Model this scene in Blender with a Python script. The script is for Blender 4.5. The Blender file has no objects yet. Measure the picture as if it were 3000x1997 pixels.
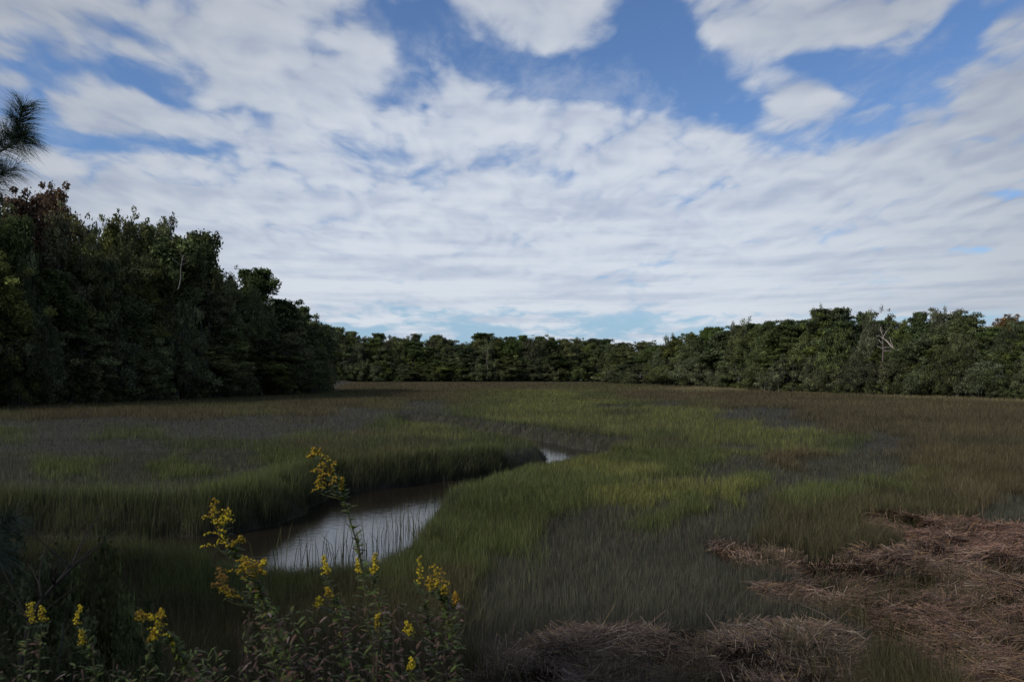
import bpy, math, random
import numpy as np
from mathutils import Vector, Matrix
R = math.radians
C = bpy.context.scene.collection
scene = bpy.context.scene
random.seed(7)
RNG = np.random.default_rng(11)

# ------------------------------------------------------------------ camera
CAM_Z = 4.5
PITCH = math.atan(31.5 / 830.0)
cam_d = bpy.data.cameras.new('camera')
cam_d.sensor_width = 22.2
cam_d.lens = 830.0 / 1024.0 * 22.2
cam_d.clip_start = 0.05
cam_d.clip_end = 6000
cam_d.dof.use_dof = True
cam_d.dof.focus_distance = 50.0
cam_d.dof.aperture_fstop = 3.5
cam = bpy.data.objects.new('camera', cam_d)
cam.location = (0, 0, CAM_Z)
cam.rotation_euler = (R(90) + PITCH, 0, 0)
C.objects.link(cam)
scene.camera = cam

def ray(px, py):
    """direction through a point of the photograph (2356 px wide view of it)"""
    x, y = px * 1024 / 2356.0 - 512, 340.5 - py * 1024 / 2356.0
    c, s = math.cos(PITCH), math.sin(PITCH)
    return np.array([x, 830 * c - y * s, 830 * s + y * c])
def on_plane(px, py, z=0.0):
    d = ray(px, py); t = (z - CAM_Z) / d[2]
    return (d[0] * t, d[1] * t)
def at_depth(px, py, Y):
    d = ray(px, py); t = Y / d[1]
    return Vector((d[0] * t, Y, CAM_Z + d[2] * t))

# ------------------------------------------------------------------ view
scene.view_settings.view_transform = 'Standard'
scene.view_settings.look = 'None'
scene.view_settings.exposure = 0.0
scene.view_settings.gamma = 1.0

# ------------------------------------------------------------------ node expression helper
class E:
    nt = None
    def __init__(s, v): s.v = v
    @staticmethod
    def m(op, *a, clamp=False):
        n = E.nt.nodes.new('ShaderNodeMath'); n.operation = op; n.use_clamp = clamp
        for i, x in enumerate(a):
            x = x.v if isinstance(x, E) else x
            if isinstance(x, (int, float)): n.inputs[i].default_value = x
            else: E.nt.links.new(x, n.inputs[i])
        return E(n.outputs[0])
    def __add__(s, o): return E.m('ADD', s, o)
    __radd__ = __add__
    def __sub__(s, o): return E.m('SUBTRACT', s, o)
    def __rsub__(s, o): return E.m('SUBTRACT', o, s)
    def __mul__(s, o): return E.m('MULTIPLY', s, o)
    __rmul__ = __mul__
    def __truediv__(s, o): return E.m('DIVIDE', s, o)
def smooth(x, a, b):
    n = E.nt.nodes.new('ShaderNodeMapRange'); n.interpolation_type = 'SMOOTHSTEP'
    E.nt.links.new(x.v, n.inputs[0]); n.inputs[1].default_value = a; n.inputs[2].default_value = b
    return E(n.outputs[0])
def comb(x, y, z):
    n = E.nt.nodes.new('ShaderNodeCombineXYZ')
    for i, q in enumerate((x, y, z)):
        if isinstance(q, E): E.nt.links.new(q.v, n.inputs[i])
        else: n.inputs[i].default_value = q
    return n.outputs[0]
def noise(vec, scale, detail, rough=0.5, dist=0.0, lac=2.0):
    n = E.nt.nodes.new('ShaderNodeTexNoise')
    E.nt.links.new(vec, n.inputs['Vector']); n.inputs['Scale'].default_value = scale
    n.inputs['Detail'].default_value = detail; n.inputs['Roughness'].default_value = rough
    n.inputs['Distortion'].default_value = dist; n.inputs['Lacunarity'].default_value = lac
    return E(n.outputs['Fac'])
def mixc(f, a, b):
    n = E.nt.nodes.new('ShaderNodeMix'); n.data_type = 'RGBA'
    if isinstance(f, E): E.nt.links.new(f.v, n.inputs[0])
    else: n.inputs[0].default_value = f
    for q, i in ((a, 6), (b, 7)):
        if isinstance(q, tuple): n.inputs[i].default_value = (*q, 1)
        else: E.nt.links.new(q, n.inputs[i])
    return n.outputs[2]
def srgb(r, g, b):
    f = lambda c: (c / 255 / 12.92) if c <= 10 else ((c / 255 + 0.055) / 1.055) ** 2.4
    return (f(r), f(g), f(b))

# ------------------------------------------------------------------ world: blue sky with a broken cloud deck
SUN_EL, SUN_ROT = R(34), R(243)
world = bpy.data.worlds.new('World'); scene.world = world
world.use_nodes = True
nt = world.node_tree; nt.nodes.clear(); E.nt = nt
sky = nt.nodes.new('ShaderNodeTexSky'); sky.sky_type = 'NISHITA'; sky.sun_disc = False
sky.sun_elevation = SUN_EL; sky.sun_rotation = SUN_ROT
sky.air_density = 1.0; sky.dust_density = 0.6; sky.ozone_density = 2.0
tc = nt.nodes.new('ShaderNodeTexCoord')
sep = nt.nodes.new('ShaderNodeSeparateXYZ'); nt.links.new(tc.outputs['Generated'], sep.inputs[0])
dx, dy, dz = (E(sep.outputs[i]) for i in range(3))
dyc = E.m('MAXIMUM', dy, 0.15)
qx, qz = dx / dyc, dz / dyc                                 # direction, for where the big gaps in the deck are
hh = E.m('MAXIMUM', dz, 0.0) + 0.045                         # clouds crowd together towards the horizon
u, v = dx / (E.m('MAXIMUM', dz, 0.0) + .24) * 2.3, E.m('LOGARITHM', hh, 2.718) * -2.3
def quv(px, py):
    d = ray(px, py); return d[0] / d[1], d[2] / d[1]
GAPS = [  # px, py, half width, half height (photo px), strength (+ cloud, - gap)
    (130, 152, 110, 16, -.40), (290, 175, 90, 28, -.50), (390, 215, 50, 34, -.55), (240, 325, 150, 16, -.50), (430, 345, 90, 12, -.32), (80, 200, 30, 50, -.35),
    (600, 262, 50, 16, -.22), (290, 60, 50, 20, -.2), (870, 30, 40, 60, -.30), (960, 70, 60, 75, -.70), (1010, 25, 30, 40, -.40), (780, 60, 14, 60, -.2),
    (1200, 165, 90, 30, -.60), (1080, 125, 50, 26, -.50), (1500, 50, 80, 90, -.80), (1480, 160, 160, 55, -.62), (1600, 220, 90, 45, -.70),
    (1690, 265, 80, 36, -.80), (1350, 205, 70, 22, -.42), (1580, 100, 60, 60, -.40), (1850, 140, 120, 26, -.50), (2010, 180, 100, 35, -.65),
    (2100, 215, 80, 20, -.50), (2215, 60, 50, 60, -.75), (2170, 130, 50, 30, -.40), (980, 245, 12, 9, -.45), (2270, 320, 26, 8, -.3),
    (1650, 430, 26, 26, -.40), (1780, 492, 24, 14, -.35), (2060, 400, 50, 9, -.32), (2310, 445, 70, 10, -.40), (2340, 475, 40, 16, -.4),
    (2240, 575, 60, 9, -.45), (1460, 505, 40, 9, -.25), (1700, 555, 50, 9, -.25), (2330, 690, 60, 8, -.3), (1180, 718, 130, 7, -.2),
    (200, 30, 240, 60, .22), (90, 110, 90, 30, .2), (560, 40, 180, 60, .28), (640, 190, 170, 80, .24), (840, 110, 60, 40, .42), (1240, 30, 140, 60, .44),
    (1050, 190, 70, 60, .34), (1900, 50, 220, 50, .32), (2310, 190, 120, 100, .30), (1840, 235, 110, 45, .42), (1450, 290, 240, 40, .28), (2060, 120, 70, 20, .2),
    (1290, 100, 60, 26, .25), (230, 245, 100, 35, .34), (350, 295, 170, 26, .28), (40, 190, 50, 24, .2), (560, 150, 60, 30, .2), (1560, 240, 40, 12, .2),
    (1050, 300, 500, 70, .15), (1100, 735, 120, 5, .30), (1500, 712, 200, 5, .2), (2150, 690, 160, 14, .16), (820, 735, 120, 6, .2)]
bias = None
for (px, py, w, h, s) in GAPS:
    cx, cz = quv(px, py); sx, sz = w / 1910.0, h / 1910.0
    a = (qx - cx) * (1 / sx); b = (qz - cz) * (1 / sz)
    g = E.m('EXPONENT', (a * a + b * b) * -0.7) * s
    bias = g if bias is None else bias + g
front = smooth(dy, 0.1, 0.35)
bias = bias * front
# overall cover: nearly closed above the horizon band, looser towards the zenith, open just above the horizon
base = smooth(qz, 0.30, 0.19) * .26 + smooth(qz, 0.056, 0.090) * .36 - .36
def puff(a, b, w=0.0):
    r = None
    for k, (sc, am) in enumerate(((2.2, .55), (4.7, .28), (9.9, .15))):
        t = E.m('ABSOLUTE', noise(comb(a, b, w + 4 * k), sc, 0) - .5) * (4 * am)
        r = t if r is None else r + t
    return r
wa = noise(comb(u, v, 0.0), 1.6, 3, .55); wb = noise(comb(v, u, 3.0), 1.6, 3, .55)
uw, vw = u + (wa - .5) * .30, v + (wb - .5) * .30
n1 = noise(comb(uw, vw, 0.0), 1.5, 8, .56)
p1 = puff(uw, vw)
p2 = puff(uw + .04, vw + .09)                              # the same field a step towards the light
n3 = noise(comb(uw, vw, 5.0), 7.0, 6, .62)
dens = (n1 - .5) * 1.25 + (p1 - .30) * .40 + .5 + base + bias * .56 + (n3 - .5) * .34 + .05
wisp = smooth(noise(comb(uw, vw * .8, 9.0), 2.6, 7, .65), .45, .75) * .42
alpha = E.m('MAXIMUM', smooth(dens, .34, .74), wisp)
relief = (p1 - p2) * (smooth(qz, .05, .22) * .42 + .16)
streak = noise(comb(u * .55, v * 3.4, 7.0), 1.3, 5, .5)
bright = smooth(streak, .30, .70) * (smooth(qz, .24, .08) * .38 + .34) + relief + .40 + (n3 - .5) * .26 + (n1 - .5) * .5
bright = smooth(bright, -.05, 1.05)
cl_lo, cl_hi = srgb(172, 183, 203), srgb(212, 218, 227)
cloud = mixc(bright, cl_lo, cl_hi)
# clouds dim away from the view centre: lens vignetting put into their brightness
off = E.m('SQRT', (qx * qx) * .75 + (qz - .12) * (qz - .12) * 1.6)
fall = 1.05 - smooth(off, .15, .75) * .34
hsv = nt.nodes.new('ShaderNodeHueSaturation'); hsv.inputs['Saturation'].default_value = 1.0
skm = nt.nodes.new('ShaderNodeMix'); skm.data_type = 'RGBA'; skm.blend_type = 'MULTIPLY'; skm.inputs[0].default_value = 1
nt.links.new(sky.outputs[0], skm.inputs[6]); skm.inputs[7].default_value = (.66, .80, 1.02, 1)
hz = mixc(smooth(dz, 0.16, 0.0), skm.outputs[2], (2.7, 4.25, 5.7))
bg_sky = nt.nodes.new('ShaderNodeBackground'); nt.links.new(hz, bg_sky.inputs[0]); bg_sky.inputs[1].default_value = 0.12
bg_cl = nt.nodes.new('ShaderNodeBackground'); nt.links.new(cloud, bg_cl.inputs[0]); nt.links.new(fall.v, bg_cl.inputs[1])
mx = nt.nodes.new('ShaderNodeMixShader'); nt.links.new((alpha * .93).v, mx.inputs[0])
nt.links.new(bg_sky.outputs[0], mx.inputs[1]); nt.links.new(bg_cl.outputs[0], mx.inputs[2])
wo = nt.nodes.new('ShaderNodeOutputWorld'); nt.links.new(mx.outputs[0], wo.inputs[0])
world.cycles.sampling_method = 'MANUAL'; world.cycles.sample_map_resolution = 512

# ------------------------------------------------------------------ sun behind thin cloud, over the left shoulder
sun_d = bpy.data.lights.new('sun', 'SUN'); sun_d.energy = 3.3; sun_d.angle = R(8); sun_d.color = (1, .95, .86)
sun = bpy.data.objects.new('sun', sun_d); C.objects.link(sun)
az = R(243)   # where the sun stands, clockwise from +Y
sd = Vector((math.sin(az) * math.cos(SUN_EL), math.cos(az) * math.cos(SUN_EL), math.sin(SUN_EL)))
sun.rotation_euler = sd.to_track_quat('Z', 'Y').to_euler()
sun.location = (-20, -20, 40)

# ------------------------------------------------------------------ helpers
def tag(o, label=None, cat=None, group=None, kind=None):
    if label: o['label'] = label
    if cat: o['category'] = cat
    if group: o['group'] = group
    if kind: o['kind'] = kind
    return o
def empty(name, loc=(0, 0, 0), rz=0, **k):
    o = bpy.data.objects.new(name, None); C.objects.link(o)
    o.location = loc; o.rotation_euler = (0, 0, rz); o.empty_display_size = .3
    return tag(o, **k)
def mesh_np(name, V, faces, mat, parent=None, col=None, smooth_sh=False):
    """faces: list of int arrays (n,3) or (n,4); col: per-vertex linear rgb"""
    me = bpy.data.meshes.new(name)
    V = np.asarray(V, np.float32)
    me.vertices.add(len(V)); me.vertices.foreach_set('co', V.ravel())
    faces = [np.asarray(f, np.int32) for f in faces if len(f)]
    li = np.concatenate([f.ravel() for f in faces])
    cnt = np.concatenate([np.full(len(f), f.shape[1], np.int32) for f in faces])
    me.loops.add(len(li)); me.loops.foreach_set('vertex_index', li)
    me.polygons.add(len(cnt)); st = np.zeros(len(cnt), np.int32); st[1:] = np.cumsum(cnt)[:-1]
    me.polygons.foreach_set('loop_start', st)
    if smooth_sh: me.polygons.foreach_set('use_smooth', np.ones(len(cnt), bool))
    me.update(calc_edges=True)
    if col is not None:
        at = me.color_attributes.new('tint', 'FLOAT_COLOR', 'POINT')
        c4 = np.ones((len(V), 4), np.float32); c4[:, :3] = col
        at.data.foreach_set('color', c4.ravel())
    me.materials.append(mat)
    o = bpy.data.objects.new(name, me); C.objects.link(o)
    if parent: o.parent = parent
    return o
class MB:
    """collects tubes, quads and triangles into one mesh"""
    def __init__(s): s.v = []; s.q = []; s.t = []; s.c = []; s.n = 0
    def add(s, V, q=None, t=None, c=None):
        V = np.asarray(V, np.float32)
        if q is not None and len(q): s.q.append(np.asarray(q) + s.n)
        if t is not None and len(t): s.t.append(np.asarray(t) + s.n)
        s.v.append(V); s.n += len(V)
        if c is None: c = (1, 1, 1)
        s.c.append(np.broadcast_to(np.asarray(c, np.float32), V.shape).copy())
    def tube(s, pts, rad, sides=6, c=None, cap=True):
        P = np.asarray([list(p) for p in pts], float); n = len(P)
        T = np.gradient(P, axis=0); T /= np.linalg.norm(T, axis=1)[:, None] + 1e-9
        ref = np.array([0, 0, 1.0]) if abs(T[0][2]) < .9 else np.array([1.0, 0, 0])
        A = np.cross(T, ref); A /= np.linalg.norm(A, axis=1)[:, None] + 1e-9
        B = np.cross(T, A)
        a = np.arange(sides) * 2 * math.pi / sides
        rad = np.asarray(rad, float)
        V = P[:, None] + rad[:, None, None] * (np.cos(a)[None, :, None] * A[:, None] + np.sin(a)[None, :, None] * B[:, None])
        V = V.reshape(-1, 3)
        i = np.arange(n - 1)[:, None] * sides; j = np.arange(sides)[None]; k = (j + 1) % sides
        q = np.stack([i + j, i + k, i + sides + k, i + sides + j], -1).reshape(-1, 4)
        s.add(V, q=q, c=c)
        if cap:
            e = (n - 1) * sides
            s.v[-1] = np.vstack([s.v[-1], P[-1:]]).astype(np.float32); s.c[-1] = np.vstack([s.c[-1], s.c[-1][-1:]])
            o = s.n - len(V)
            s.t.append(np.array([[o + e + jj, o + e + (jj + 1) % sides, o + len(V)] for jj in range(sides)])); s.n += 1
    def build(s, name, mat, parent=None, smooth_sh=True):
        f = []
        if s.q: f.append(np.vstack(s.q))
        if s.t: f.append(np.vstack(s.t))
        return mesh_np(name, np.vstack(s.v), f, mat, parent, np.vstack(s.c), smooth_sh)

def vnoise(x, y, seed=0):
    """smooth value noise, numpy"""
    xi, yi = np.floor(x).astype(np.int64), np.floor(y).astype(np.int64); fx, fy = x - xi, y - yi
    fx = fx * fx * (3 - 2 * fx); fy = fy * fy * (3 - 2 * fy)
    def h(a, b):
        n = (a * 374761393 + b * 668265263 + seed * 1442695041) & 0xffffffff
        n = ((n ^ (n >> 13)) * 1274126177) & 0xffffffff
        return ((n ^ (n >> 16)) & 0xffff) / 65535.0
    return (h(xi, yi) * (1 - fx) + h(xi + 1, yi) * fx) * (1 - fy) + (h(xi, yi + 1) * (1 - fx) + h(xi + 1, yi + 1) * fx) * fy
def fbm(x, y, seed=0, o=3):
    r = 0; a = .5
    for k in range(o): r = r + a * vnoise(x * 2 ** k, y * 2 ** k, seed + k); a *= .5
    return r / (1 - .5 ** o)
def sst(x, a, b):
    t = np.clip((x - a) / (b - a), 0, 1); return t * t * (3 - 2 * t)

# ------------------------------------------------------------------ materials
def new_mat(name):
    m = bpy.data.materials.new(name); m.use_nodes = True
    E.nt = m.node_tree
    return m, m.node_tree, m.node_tree.nodes['Principled BSDF']
def tint_mat(name, rough=.75, spec=.25, vary=0.0, mul=(1, 1, 1), transl=0.0):
    m, nt, b = new_mat(name)
    a = nt.nodes.new('ShaderNodeVertexColor'); a.layer_name = 'tint'
    out = a.outputs[0]
    mm = nt.nodes.new('ShaderNodeMix'); mm.data_type = 'RGBA'; mm.blend_type = 'MULTIPLY'; mm.inputs[0].default_value = 1
    nt.links.new(out, mm.inputs[6]); mm.inputs[7].default_value = (*mul, 1); out = mm.outputs[2]
    if vary:
        oi = nt.nodes.new('ShaderNodeObjectInfo')
        h = nt.nodes.new('ShaderNodeHueSaturation')
        r = E(oi.outputs['Random'])
        nt.links.new((r * .028 + .486).v, h.inputs['Hue'])
        r2 = E.m('FRACT', r * 7.31)
        nt.links.new((r2 * (2 * vary) + (1 - vary)).v, h.inputs['Value'])
        r3 = E.m('FRACT', r * 13.7)
        nt.links.new((r3 * .35 + .72).v, h.inputs['Saturation'])
        nt.links.new(out, h.inputs['Color']); out = h.outputs[0]
    nt.links.new(out, b.inputs['Base Color'])
    b.inputs['Roughness'].default_value = rough
    b.inputs['Specular IOR Level'].default_value = spec
    return m
M_grass = tint_mat('grass blades', .7, .2)
M_straw = tint_mat('dead straw', .8, .2)
M_leaf = tint_mat('leaves', .75, .12, vary=.28)
def leafy(m):
    nt = m.node_tree; b = nt.nodes['Principled BSDF']; out = nt.nodes['Material Output']
    t = nt.nodes.new('ShaderNodeBsdfTranslucent'); nt.links.new(b.inputs['Base Color'].links[0].from_socket, t.inputs[0])
    x = nt.nodes.new('ShaderNodeMixShader'); x.inputs[0].default_value = .33
    nt.links.new(b.outputs[0], x.inputs[1]); nt.links.new(t.outputs[0], x.inputs[2]); nt.links.new(x.outputs[0], out.inputs[0])
leafy(M_leaf); leafy(M_grass)
M_bark = tint_mat('bark', .9, .1, vary=.2)
M_plant = tint_mat('herb leaves', .6, .25)
M_flower = tint_mat('flower petals', .7, .2)
M_needle = tint_mat('pine needles', .5, .3)

def mat_mud():
    m, nt, b = new_mat('marsh mud')
    g = nt.nodes.new('ShaderNodeNewGeometry')
    n = noise(g.outputs['Position'], .9, 6, .6); n2 = noise(g.outputs['Position'], 9, 4, .6)
    c = mixc(smooth(n, .35, .65), (.018, .017, .014), (.040, .036, .026))
    c = mixc(smooth(n2, .4, .7) * .5, c, (.028, .024, .016))
    nt.links.new(c, b.inputs['Base Color']); b.inputs['Roughness'].default_value = .85
    b.inputs['Specular IOR Level'].default_value = .2
    bp = nt.nodes.new('ShaderNodeBump'); bp.inputs['Strength'].default_value = .6; bp.inputs['Distance'].default_value = .05
    nt.links.new(n2.v, bp.inputs['Height']); nt.links.new(bp.outputs[0], b.inputs['Normal'])
    return m
def mat_water():
    m, nt, b = new_mat('tidal creek water')
    b.inputs['Base Color'].default_value = (.014, .011, .008, 1)
    b.inputs['Roughness'].default_value = .06; b.inputs['IOR'].default_value = 1.33
    g = nt.nodes.new('ShaderNodeNewGeometry')
    mp = nt.nodes.new('ShaderNodeMapping'); mp.inputs['Scale'].default_value = (1.0, 2.2, 1)
    nt.links.new(g.outputs['Position'], mp.inputs[0])
    n = noise(mp.outputs[0], 2.2, 4, .55)
    bp = nt.nodes.new('ShaderNodeBump'); bp.inputs['Strength'].default_value = .14; bp.inputs['Distance'].default_value = .05
    nt.links.new(n.v, bp.inputs['Height']); nt.links.new(bp.outputs[0], b.inputs['Normal'])
    return m

# ------------------------------------------------------------------ the tidal creek outline (water's edge), on the ground
WZ = -0.95
CH_PX = [(-900, 1210), (-400, 1226), (0, 1236), (300, 1240), (480, 1236), (570, 1222), (640, 1205), (700, 1185), (735, 1152), (790, 1132), (900, 1122),
         (1000, 1106), (1100, 1096), (1200, 1083), (1258, 1066), (1262, 1050), (1200, 1034), (1120, 1018), (1040, 1004), (960, 996), (920, 985),
         (940, 974), (985, 976), (1050, 984), (1110, 993), (1200, 1006), (1270, 1019), (1340, 1034), (1425, 1043), (1445, 1052),
         (1400, 1064), (1310, 1079), (1200, 1096), (1100, 1110), (1060, 1122), (1030, 1142), (990, 1178), (930, 1218), (890, 1245), (800, 1272),
         (700, 1288), (560, 1296), (300, 1294), (0, 1296), (-400, 1290), (-900, 1280)]
NEAR0 = CH_PX.index((1400, 1064))
CH = np.array([on_plane(a, b, WZ if i < NEAR0 else WZ + (.75 + .4 * min(1, max(0, (a - 480) / 150))) * min(1, max(0, (1160 - a) / 260)) + (.45 if 1040 < a < 1430 else 0)) for i, (a, b) in enumerate(CH_PX)])
# small side runnels, further out, drawn as narrow pools
CH2 = np.array([on_plane(a, b, WZ) for a, b in [(1380, 948), (1440, 950), (1432, 957), (1395, 957)]])
def sdist(x, y, P):
    """signed distance to polygon P (negative inside)"""
    d = np.full(x.shape, 1e18); ins = np.zeros(x.shape, bool); n = len(P)
    for i in range(n):
        a, b = P[i], P[(i + 1) % n]; ex, ey = b - a
        wx, wy = x - a[0], y - a[1]
        t = np.clip((wx * ex + wy * ey) / (ex * ex + ey * ey + 1e-12), 0, 1)
        d = np.minimum(d, (wx - ex * t) ** 2 + (wy - ey * t) ** 2)
        c = (a[1] > y) != (b[1] > y)
        with np.errstate(divide='ignore', invalid='ignore'):
            xi = ex * (y - a[1]) / (ey if abs(ey) > 1e-12 else 1e-12) + a[0]
        ins ^= c & (x < xi)
    d = np.sqrt(d); return np.where(ins, -d, d)
def creek_d(x, y):
    d = np.full(x.shape, 50.0)
    k = (y > 15) & (y < 130) & (np.abs(x) < 80)
    if k.any():
        xs, ys = x[k], y[k]
        w = (fbm(xs * .9, ys * .9, 5) - .5) * .9
        d[k] = np.minimum(sdist(xs, ys, CH), sdist(xs, ys, CH2)) + w
    return d

# forest edge: distance of the marsh margin by bearing
EDGE_PX = [(-600, 80), (0, 100), (400, 127), (700, 165), (752, 186), (760, 365), (1395, 372), (1405, 350), (1500, 300), (1600, 258), (1800, 186), (2000, 158), (2356, 126), (3000, 100)]
EU = np.array([(p - 1178) / 1910.0 for p, _ in EDGE_PX]); ED = np.array([d for _, d in EDGE_PX], float)
def edge(u): return np.interp(u, EU, ED)

def ground_z(x, y):
    x = np.asarray(x, float); y = np.asarray(y, float)
    z = (fbm(x * .12, y * .12, 3) - .5) * .16
    d = creek_d(x, y)
    z = z + (-1.45) * sst(d, 1.1, -.5)
    # the bank the photographer stands on
    yb = y - np.clip(-x - 2, 0, 8) * .25
    bank = np.interp(yb, [-40, 0, 3.5, 6, 8.5, 10.5], [3.1, 2.9, 2.35, 1.2, .35, 0])
    bank = bank + np.clip(-yb - 3, 0, 30) * 0.02
    z = z + bank
    # wooded ground rises a little beyond the marsh margin
    yy = np.maximum(y, 1); u = x / yy
    z = z + np.where(y > 20, sst(yy - edge(u), -2, 18) * 1.0, 0)
    return z

def axis(lo, hi, a, b, fine, far):
    c = [a]; s = fine
    while c[-1] > lo: s = min(s * 1.18, far); c.append(c[-1] - s)
    L = c[::-1]; L += list(np.arange(a + fine, b, fine)); s = fine
    while L[-1] < hi: s = min(s * 1.18, far); L.append(L[-1] + s)
    return np.array(L)
gx = axis(-2500, 2500, -28, 30, .33, 250); gy = axis(-400, 4000, 8, 84, .33, 250)
X, Y = np.meshgrid(gx, gy); Z = ground_z(X, Y)
nx, ny = len(gx), len(gy)
I = (np.arange(ny - 1)[:, None] * nx + np.arange(nx - 1)[None]).ravel()
tag(mesh_np('ground', np.stack([X.ravel(), Y.ravel(), Z.ravel()], 1), [np.stack([I, I + 1, I + nx + 1, I + nx], 1)], mat_mud(), smooth_sh=True), kind='structure')
wv_ = [(-70, 14), (60, 14), (60, 130), (-70, 130)]
tag(mesh_np('water', [(a, b, WZ) for a, b in wv_], [[[0, 1, 2, 3]]], mat_water()), kind='structure')

# ------------------------------------------------------------------ vegetation zones of the marsh
# B needle rush (brown), G cordgrass green, Y yellow-green, S short grey grass, D dark olive, T tan fringe, O olive-brown
ZP = """885 780B 1000B 1200B 1330O 1450O 1560B
890 1650T 1720T 1790B 1850T
896 1900O 1950O 2000T 2080T 2150T
905 780O 950B 1100O 1200Y 1290Y 1370G 1460B 1560B 1700B 1850B 2000B 2100O 2200T 2300O
925 -200B 0B 200O 400O 560O 700B 780B 880O 980S 1070O 1130G 1220Y 1300Y 1380Y 1450G 1540S 1600O 1720B 1850B 1980B 2100B 2250B 2356B
945 -200B 0O 120B 300B 450B 600O 720B 800S 900S 1000S 1080G 1160Y 1250Y 1350Y 1430O 1500Y 1600Y 1700S 1800S 1880B 2000B 2150B 2300B
968 -200S 0S 150S 300S 450S 560S 700S 800S 900G 960Y 1050G 1150Y 1250Y 1330Y 1420Y 1500Y 1600Y 1700Y 1790S 1850S 1920B 2050B 2200B 2340B
990 -200S 0G 150S 300G 450S 600S 720G 830O 930Y 1020Y 1130G 1230O 1350O 1430Y 1520G 1620Y 1720Y 1820Y 1900O 1960B 2020S 2080B 2200B 2330B
1015 -200S 0S 150S 300S 450G 600G 720O 830G 940O 1040G 1160G 1250G 1350O 1450Y 1560O 1660Y 1760Y 1860Y 1930G 2030S 2110B 2200D 2330D
1045 -200S 0S 150S 300S 450S 560S 680G 800O 920O 1040G 1160G 1350Y 1500G 1600G 1700S 1780S 1845B 1920S 2000S 2070S 2110B 2200B 2340B
1075 -200S 0S 150G 300S 420G 560S 680G 780G 1000G 1200G 1420Y 1520G 1620S 1720S 1820S 1920S 2020S 2110B 2220B 2340B
1105 -200S 0S 150S 300S 420S 540S 640G 720G 1120G 1220G 1330G 1420G 1520S 1620S 1720G 1820S 1920S 2020G 2110O 2210B 2330B
1135 -200S 0S 120S 250S 380S 480S 560G 650G 1080G 1180G 1300G 1400Y 1500Y 1600Y 1700Y 1800S 1900G 2000D 2100D 2200B 2330S
1165 -200S 0S 100S 220G 330G 430G 540G 640G 1050G 1150G 1260G 1380S 1480S 1560G 1660S 1760S 1850D 1950D 2050D 2150D 2250S 2340S
1205 -200S 0D 150D 250G 350G 470G 1000G 1100G 1200G 1320S 1420S 1540S 1660S 1760S 1840D 1920D 2010D 2110S 2250S
1250 1000G 1100G 1200G 1320S 1450S 1600S 1740S 1850D 1930D 2020S 2150S 2340S
1300 -100D 100D 250D 340G 450G 550G 700G 850G 950G 1040G 1120S 1250S 1400S 1550S 1700S 1850S 2000S 2200S
1350 -100D 100D 250D 350G 480G 600G 750D 880D 980D 1100S 1250S 1400S 1550S 1700S 1850S 2000D 2200D
1420 -100D 100D 300D 450D 600D 780D 900D 1000S 1150S 1300S 1450S 1600S 1750S 1900S 2100D 2300D
1500 -100D 200D 500D 700D 900D 1100S 1300D 1500D 1700S 1850D 2050D 2150O 2300D"""
zones = []
for line in ZP.split('\n'):
    w = line.split(); py = float(w[0])
    for tkn in w[1:]:
        x_, y_ = on_plane(float(tkn[:-1]), py, .35)
        zones.append((x_ / y_, math.log(y_), 'BGYSDTO'.index(tkn[-1])))
zones = np.array(zones)
GU, GV = np.linspace(-.95, .95, 420), np.linspace(math.log(9), math.log(420), 300)
gu, gv = np.meshgrid(GU, GV)
Wt = np.zeros((7,) + gu.shape)
for zu, zv, k in zones:
    d2 = ((gu - zu) * 1.0) ** 2 + ((gv - zv) * .32) ** 2
    Wt[int(k)] += 1.0 / (d2 + 2e-4) ** 2.4
Wt /= Wt.sum(0)
def zone_weights(x, y):
    uu = x / np.maximum(y, 1); vv = np.log(np.maximum(y, 9))
    uu = uu + (fbm(x * .22, y * .22, 21, 4) - .5) * (1.9 / np.maximum(y, 10)) * 2.2
    vv = vv + (fbm(x * .16, y * .16, 31, 4) - .5) * .26 + (fbm(x * .9, y * .9, 35, 3) - .5) * .10
    iu = np.clip(((uu + .95) / 1.9 * 419).round().astype(int), 0, 419)
    iv = np.clip(((vv - GV[0]) / (GV[-1] - GV[0]) * 299).round().astype(int), 0, 299)
    return Wt[:, iv, iu]

#            albedo at the base       at the tip       height  spread of height
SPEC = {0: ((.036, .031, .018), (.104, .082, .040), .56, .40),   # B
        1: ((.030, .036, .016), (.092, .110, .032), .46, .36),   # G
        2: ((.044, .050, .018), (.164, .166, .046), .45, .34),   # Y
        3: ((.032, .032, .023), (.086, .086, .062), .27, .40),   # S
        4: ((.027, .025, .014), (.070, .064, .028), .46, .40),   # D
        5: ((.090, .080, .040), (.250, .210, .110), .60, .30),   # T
        6: ((.036, .036, .018), (.108, .100, .038), .48, .36)}   # O

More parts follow.
